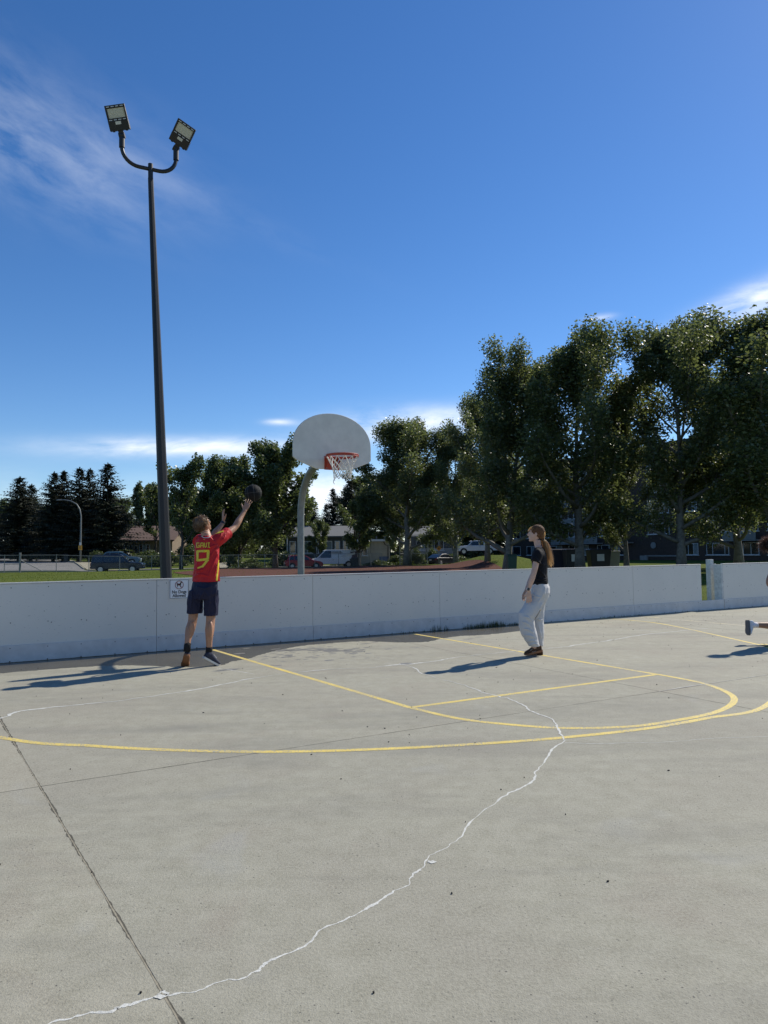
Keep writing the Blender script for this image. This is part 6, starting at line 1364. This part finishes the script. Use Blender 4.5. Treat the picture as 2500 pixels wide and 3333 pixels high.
# ---- the girl in grey sweatpants
def JG(cx, cy, d=0.0): return at(1600 + cx / 4.254, 1680 + cy / 4.254, 9.55 + d)
GF = Vector((-0.95, 0.31, 0)).normalized(); GR = Vector((GF.y, -GF.x, 0))       # forward, her right (away from the viewer)
gb0 = JG(620, 1930, 0); gb0.z = 0.0
girl = empty('person', gb0, 'person in black tee and pale grey sweatpants with long ponytail looking up', 'person')
gbm = MB()
gbm.loft([(JG(668, 1150), GF * 0.10, GR * 0.14), (JG(672, 1020), GF * 0.095, GR * 0.14), (JG(674, 880), GF * 0.078, GR * 0.115), (JG(668, 700), GF * 0.085, GR * 0.125), (JG(662, 560), GF * 0.085, GR * 0.14), (JG(664, 475), GF * 0.062, GR * 0.13), (JG(655, 440), GF * 0.050, GR * 0.070), (JG(640, 400), GF * 0.046, GR * 0.046), (JG(628, 330), GF * 0.047, GR * 0.045)], 20)
for sgn in (-1, 1):
    limb(gbm, [JG(655, 1120, 0.07 * sgn), JG(560 if sgn < 0 else 640, 1270, 0.078 * sgn), JG(482 if sgn < 0 else 628, 1430, 0.084 * sgn), JG(520 if sgn < 0 else 638, 1620, 0.08 * sgn), JG(600 if sgn < 0 else 664, 1830, 0.066 * sgn)], [0.06, 0.055, 0.048, 0.042, 0.034])
limb(gbm, [JG(652, 500, -0.155), JG(620, 630, -0.19), JG(588, 772, -0.215), JG(560, 870, -0.215), JG(530, 960, -0.205), JG(516, 1022, -0.20), JG(513, 1045, -0.20)], [0.050, 0.043, 0.037, 0.038, 0.030, 0.0235, 0.023])
limb(gbm, [JG(660, 500, 0.15), JG(625, 630, 0.19), JG(590, 770, 0.20), JG(545, 870, 0.16), JG(510, 950, 0.10), JG(484, 1012, 0.06), JG(476, 1030, 0.05)], [0.048, 0.042, 0.036, 0.036, 0.029, 0.023, 0.022])
hand(gbm, JG(514, 1035, -0.20), Vector((0.03, 0.0, -1)), Vector((0.25, 0.95, 0)), Vector((-0.95, 0.25, 0)), 0.94, 0.14, 0.06, 0.5)
hand(gbm, JG(478, 1026, 0.055), Vector((-0.35, -0.05, -0.93)), Vector((0.6, -0.75, -0.2)), Vector((-0.75, -0.6, 0.2)), 0.90, 0.40, 0.05, 0.4)
gc = JG(612, 245, 0.0); gP, grt, gfw, gup = head(gbm, gc, Vector((-0.95, 0.24, 0.10)), Vector((0.06, -0.02, 1)), 0.95)
link('body', fuse(gbm, 0.0055, 4), M['skin_b'], girl, smooth=True); face_parts(gP, grt, gfw, gup, girl, M['lip'], 0.95)
t_ = MB()
t_.loft([(JG(674, 950), GF * 0.100, GR * 0.150), (JG(676, 905), GF * 0.101, GR * 0.150), (JG(676, 800), GF * 0.094, GR * 0.138), (JG(668, 690), GF * 0.102, GR * 0.142), (JG(660, 580), GF * 0.103, GR * 0.155), (JG(662, 500), GF * 0.088, GR * 0.155), (JG(662, 460), GF * 0.070, GR * 0.115), (JG(655, 432), GF * 0.055, GR * 0.068)], 24)
limb(t_, [JG(656, 495, -0.10), JG(645, 528, -0.155), JG(622, 585, -0.185), JG(602, 636, -0.198)], [0.075, 0.074, 0.066, 0.063], 18)
limb(t_, [JG(660, 495, 0.10), JG(650, 530, 0.15), JG(626, 612, 0.19)], [0.075, 0.072, 0.062], 18)
link('t_shirt', folded(t_, JG, [[(600, 560), (660, 640), (740, 680)], [(620, 640), (680, 760), (760, 860)], [(600, 900), (670, 920), (760, 890)], [(610, 860), (680, 880), (765, 860)]], 0.013, 0.0065, 2, 0.010, 0.08), M['black_cloth'], girl, smooth=True)
p_ = MB()
p_.loft([(JG(676, 930), GF * 0.098, GR * 0.148), (JG(682, 985), GF * 0.118, GR * 0.165), (JG(676, 1060), GF * 0.124, GR * 0.172), (JG(650, 1150), GF * 0.122, GR * 0.165), (JG(625, 1220), GF * 0.105, GR * 0.140)], 24)
p_.loft([(JG(640, 1110, -0.06), GF * 0.112, GR * 0.10), (JG(578, 1230, -0.075), GF * 0.130, GR * 0.105), (JG(510, 1340, -0.085), GF * 0.126, GR * 0.105), (JG(482, 1420, -0.085), GF * 0.104, GR * 0.10), (JG(492, 1530, -0.085), GF * 0.108, GR * 0.10), (JG(522, 1640, -0.08), GF * 0.106, GR * 0.10), (JG(562, 1730, -0.075), GF * 0.085, GR * 0.09), (JG(590, 1800, -0.07), GF * 0.072, GR * 0.076)], 22)
p_.loft([(JG(655, 1120, 0.07), GF * 0.110, GR * 0.10), (JG(640, 1250, 0.08), GF * 0.092, GR * 0.10), (JG(628, 1450, 0.085), GF * 0.092, GR * 0.10), (JG(632, 1600, 0.08), GF * 0.092, GR * 0.095), (JG(655, 1720, 0.07), GF * 0.062, GR * 0.08), (JG(664, 1800, 0.065), GF * 0.048, GR * 0.065)], 22)
link('sweatpants', folded(p_, JG, [[(560, 1010), (600, 1100), (700, 1130)], [(730, 1000), (700, 1100), (640, 1200)], [(745, 960), (730, 1060), (735, 1150)], [(590, 960), (575, 1060), (540, 1160)], [(700, 1200), (640, 1320), (570, 1430)], [(690, 1240), (660, 1350), (600, 1430)], [(430, 1390), (500, 1400), (560, 1460)], [(420, 1460), (490, 1480), (545, 1540)], [(430, 1560), (510, 1570), (580, 1620)], [(455, 1650), (530, 1650), (610, 1690)], [(500, 1740), (560, 1720), (630, 1740)], [(530, 1790), (590, 1765), (645, 1780)], [(650, 1500), (670, 1600), (690, 1700)], [(640, 1420), (670, 1440), (700, 1430)]], 0.014, 0.0065, 2, 0.010, 0.07), M['grey_sweat'], girl, smooth=True)
shoe(girl, JG(706, 1872, -0.055), JG(458, 1938, -0.07), Vector((-0.22, 0, 1)), 'shoe', M['suede'], M['gum'], 0.095, 0.092, stripes=(-1, M['shoe_sole_w']), m_lace=M['suede'])
shoe(girl, JG(716, 1948, 0.065), JG(478, 1948, 0.085), Vector((0, 0, 1)), 'shoe', M['suede'], M['gum'], 0.095, 0.09, stripes=(-1, M['shoe_sole_w']), m_lace=M['suede'])
wq_ = JG(514, 1010, -0.202); wv_ = (JG(513, 1045, -0.20) - JG(530, 960, -0.205)).normalized()
wt = MB().tube([wq_ - wv_ * 0.012, wq_ + wv_ * 0.012], 0.0275, 16).build('watch_strap', M['shoe_sole_w'], girl)
wn_ = ortho(wv_, Vector((-0.25, -0.95, 0))); MB().tube([wq_ + wn_ * 0.024, wq_ + wn_ * 0.036], 0.0185, 18).build('watch_face', M['sign_black'], wt)
# hair drawn back into a ponytail
ph = JG(712, 325, -0.0)
cap = MB(); cap.ball(gP(0, -0.022, 0.038), grt * 0.0775, gfw * 0.0985, gup * 0.092, 22, 14); cap.ball(gP(0, -0.062, -0.005), grt * 0.062, gfw * 0.050, gup * 0.055, 16, 10); cap.tube([gP(0, -0.075, 0.0), ph], [0.040, 0.022], 12)
link('hair_cap', fuse(cap, 0.007, 3), M['hair_base'], girl, smooth=True)
hp_ = scalp_points(gP, 3200, 8, lambda v: v[1] < 0.55 and v[2] > -0.42 + 0.9 * max(0, v[1]), (0.079, 0.101, 0.095), (0, -0.02, 0.036))
strands('hair', hp_, girl, M['hair_auburn'], 0.085, lambda p, n: (ph - Vector(p)).normalized() * 1.1 - Vector(n) * 0.22, 0.0015, 5, 0.24, 6)
fr_ = scalp_points(gP, 160, 18, lambda v: v[1] > 0.45 and v[2] > 0.35, (0.079, 0.101, 0.095), (0, -0.02, 0.036))
strands('fringe', fr_, girl, M['hair_auburn'], 0.05, lambda p, n: gfw * 0.25 - gup * 0.75, 0.0014, 15, 0.22, 5)
V, Q = [], []; rr = np.random.default_rng(6)
cl_ = spline([ph, JG(742, 372), JG(770, 460), JG(790, 560), JG(808, 640), JG(830, 715)], 7)
for lk in range(34):                       # wavy locks of different length, each a bundle of strands
    la, lr, lph, ll = rr.uniform(0, 6.283), math.sqrt(rr.uniform(0, 1)), rr.uniform(0, 6.28), rr.uniform(0.66, 1.0)
    for _ in range(16):
        a, r0 = la + rr.normal() * 0.30, min(1.0, lr + rr.normal() * 0.10); nL = max(8, int(len(cl_) * min(1.0, ll + rr.normal() * 0.05))); b = len(V); w = rr.uniform(0.0010, 0.0024); fly = rr.uniform(0, 1) ** 6
        for k in range(nL):
            t = k / (len(cl_) - 1); rad = (0.014 + 0.040 * math.sin(math.pi * min(1, t * 0.80 + 0.08))) * r0 * (1 + fly * 1.1 * t)
            wave = 0.007 * (0.25 + t) * math.sin(lph + 10 * t); conv = 1 - 0.35 * max(0, t - 0.75) * 4 * (1 - ll)
            c = cl_[k] + Vector((math.cos(a) * rad * conv + wave, math.sin(a) * rad * 0.8 * conv + wave * 0.6, 0)); sd = Vector((math.cos(a + 1.2), math.sin(a + 1.2), 0)) * w * (1 - 0.7 * k / nL); V += [c - sd, c + sd]
        for k in range(nL - 1): Q.append((b + 2 * k, b + 2 * k + 1, b + 2 * k + 3, b + 2 * k + 2))
link('ponytail', fast_mesh('ponytail', V, Q), M['hair_auburn'], girl); MB().tube([ph - Vector((0.010, 0, -0.003)), ph + Vector((0.012, 0, -0.006))], 0.021, 12).build('hair_tie', M['sign_black'], girl)

# ---- the runner leaving the picture on the right
def JR(x, y, d=0.0): return at(x, y, 10.42 + d)
RF = Vector((0.97, 0.22, 0)).normalized(); RR_ = Vector((RF.y, -RF.x, 0))
rb0 = JR(2560, 2100, 0); rb0.z = 0.0
run = empty('person', rb0, 'person with dark curly hair in black shirt and shorts running with white sneakers', 'person')
m_ = MB()
hipc, chest, neck = JR(2548, 1938), JR(2545, 1862), JR(2527, 1812)
m_.loft([(hipc, RF * 0.10, RR_ * 0.15), (JR(2548, 1905), RF * 0.09, RR_ * 0.13), (chest, RF * 0.105, RR_ * 0.155), (JR(2540, 1830), RF * 0.08, RR_ * 0.14), (neck, RF * 0.052, RR_ * 0.055), (JR(2518, 1798), RF * 0.052, RR_ * 0.05)], 18)
limb(m_, [JR(2550, 1945, 0.08), JR(2565, 1990, 0.08), JR(2572, 2040, 0.07), JR(2528, 2038, 0.06), JR(2486, 2035, 0.05), JR(2456, 2034, 0.05), JR(2444, 2034, 0.05)], [0.092, 0.078, 0.060, 0.060, 0.045, 0.036, 0.036])
limb(m_, [JR(2552, 1945, -0.08), JR(2592, 1985, -0.08), JR(2622, 2030, -0.08), JR(2606, 2075, -0.08), JR(2592, 2110, -0.08)], [0.092, 0.078, 0.058, 0.050, 0.036])
limb(m_, [JR(2540, 1834, -0.17), JR(2512, 1868, -0.22), JR(2504, 1902, -0.24), JR(2540, 1915, -0.28), JR(2562, 1908, -0.28)], [0.052, 0.044, 0.038, 0.034, 0.025])
limb(m_, [JR(2545, 1834, 0.17), JR(2580, 1862, 0.22), JR(2600, 1885, 0.22), JR(2630, 1862, 0.18), JR(2645, 1845, 0.16)], [0.052, 0.044, 0.038, 0.034, 0.025])
hand(m_, JR(2562, 1908, -0.28), Vector((1, 0, 0.2)), Vector((0, 1, 0)), Vector((0, 0.2, 1)), 1.0, 0.55, 0.05, 0.5); hand(m_, JR(2645, 1845, 0.16), Vector((0.7, 0, 0.7)), Vector((0, -1, 0)), Vector((-0.6, -0.2, 0.7)), 1.0, 0.55, 0.05, 0.5)
rc_ = JR(2509, 1786); rP, rrt, rfw, rup = head(m_, rc_, Vector((0.9, 0.42, 0.05)), Vector((0, 0, 1)), 0.97)
link('body', fuse(m_, 0.0065, 4), M['skin_c'], run, smooth=True); face_parts(rP, rrt, rfw, rup, run, M['lip'], 0.97)
t_ = MB(); t_.loft([(JR(2546, 1952), RF * 0.135, RR_ * 0.185), (JR(2548, 1910), RF * 0.115, RR_ * 0.16), (JR(2546, 1862), RF * 0.125, RR_ * 0.17), (JR(2540, 1830), RF * 0.095, RR_ * 0.155), (JR(2530, 1814), RF * 0.06, RR_ * 0.066)], 22)
for s in (-1, 1): t_.loft([(JR(2542, 1836, 0.12 * s), RF * 0.075, ZU * 0.07), (JR(2525 if s < 0 else 2570, 1856, 0.20 * s), RF * 0.068, RR_ * 0.06), (JR(2512 if s < 0 else 2588, 1878, 0.22 * s), RF * 0.062, RR_ * 0.058)], 16)
link('t_shirt', fuse(t_, 0.008, 3, wrinkle=0.015, wscale=0.1), M['black_cloth'], run, smooth=True)
t_ = MB(); t_.loft([(JR(2548, 1925), RF * 0.115, RR_ * 0.16), (JR(2549, 1955), RF * 0.125, RR_ * 0.18), (JR(2553, 1975), RF * 0.115, RR_ * 0.17)], 22)
t_.loft([(JR(2550, 1945, 0.08), RF * 0.11, RR_ * 0.095), (JR(2560, 1985, 0.08), RF * 0.108, RR_ * 0.095), (JR(2566, 2014, 0.08), RF * 0.10, RR_ * 0.095)], 18); t_.loft([(JR(2552, 1945, -0.08), (RF + ZU * 0.3).normalized() * 0.11, RR_ * 0.095), (JR(2582, 1980, -0.08), (RF + ZU * 0.5).normalized() * 0.108, RR_ * 0.095), (JR(2606, 2008, -0.08), (RF + ZU * 0.6).normalized() * 0.10, RR_ * 0.095)], 18)
link('shorts', fuse(t_, 0.008, 2, wrinkle=0.016, wscale=0.1), M['black_cloth'], run, smooth=True)
MB().tube([JR(2466, 2034.5, 0.05), JR(2442, 2034, 0.05)], [0.040, 0.043], 12).build('sock', M['sock_white'], run, smooth=True); MB().tube([JR(2598, 2094, -0.08), JR(2591, 2114, -0.08)], [0.040, 0.043], 12).build('sock', M['sock_white'], run, smooth=True)
shoe(run, JR(2430, 2018, 0.05), JR(2432, 2068, 0.03) , Vector((1, 0.1, 0.05)), 'sneaker', M['shoe_white'], M['sole_grey'], 0.10, 0.09, m_lace=M['sole_grey'])
hz_ = JR(2578, 2122, -0.08); fz = gnd(2640, 2134); hh0 = Vector((hz_.x, hz_.y, 0.004)); shoe(run, hh0, hh0 + RF * 0.27 + Vector((0, 0, 0.0)), ZU, 'sneaker', M['shoe_white'], M['sole_grey'], 0.10, 0.09, m_lace=M['sole_grey'])
hp_ = scalp_points(rP, 1600, 11, lambda v: v[1] < 0.62 and v[2] > -0.45 + 0.7 * max(0, v[1]))
cap = MB(); cap.ball(rP(0, -0.022, 0.042), rrt * 0.080, rfw * 0.100, rup * 0.092, 20, 12); link('scalp_hair', fuse(cap, 0.008, 2), M['hair_dark'], run, smooth=True)
strands('hair', hp_, run, M['hair_dark'], 0.085, lambda p, n: Vector((-0.35, 0, 0.15)), 0.0030, 9, 0.75, 5)
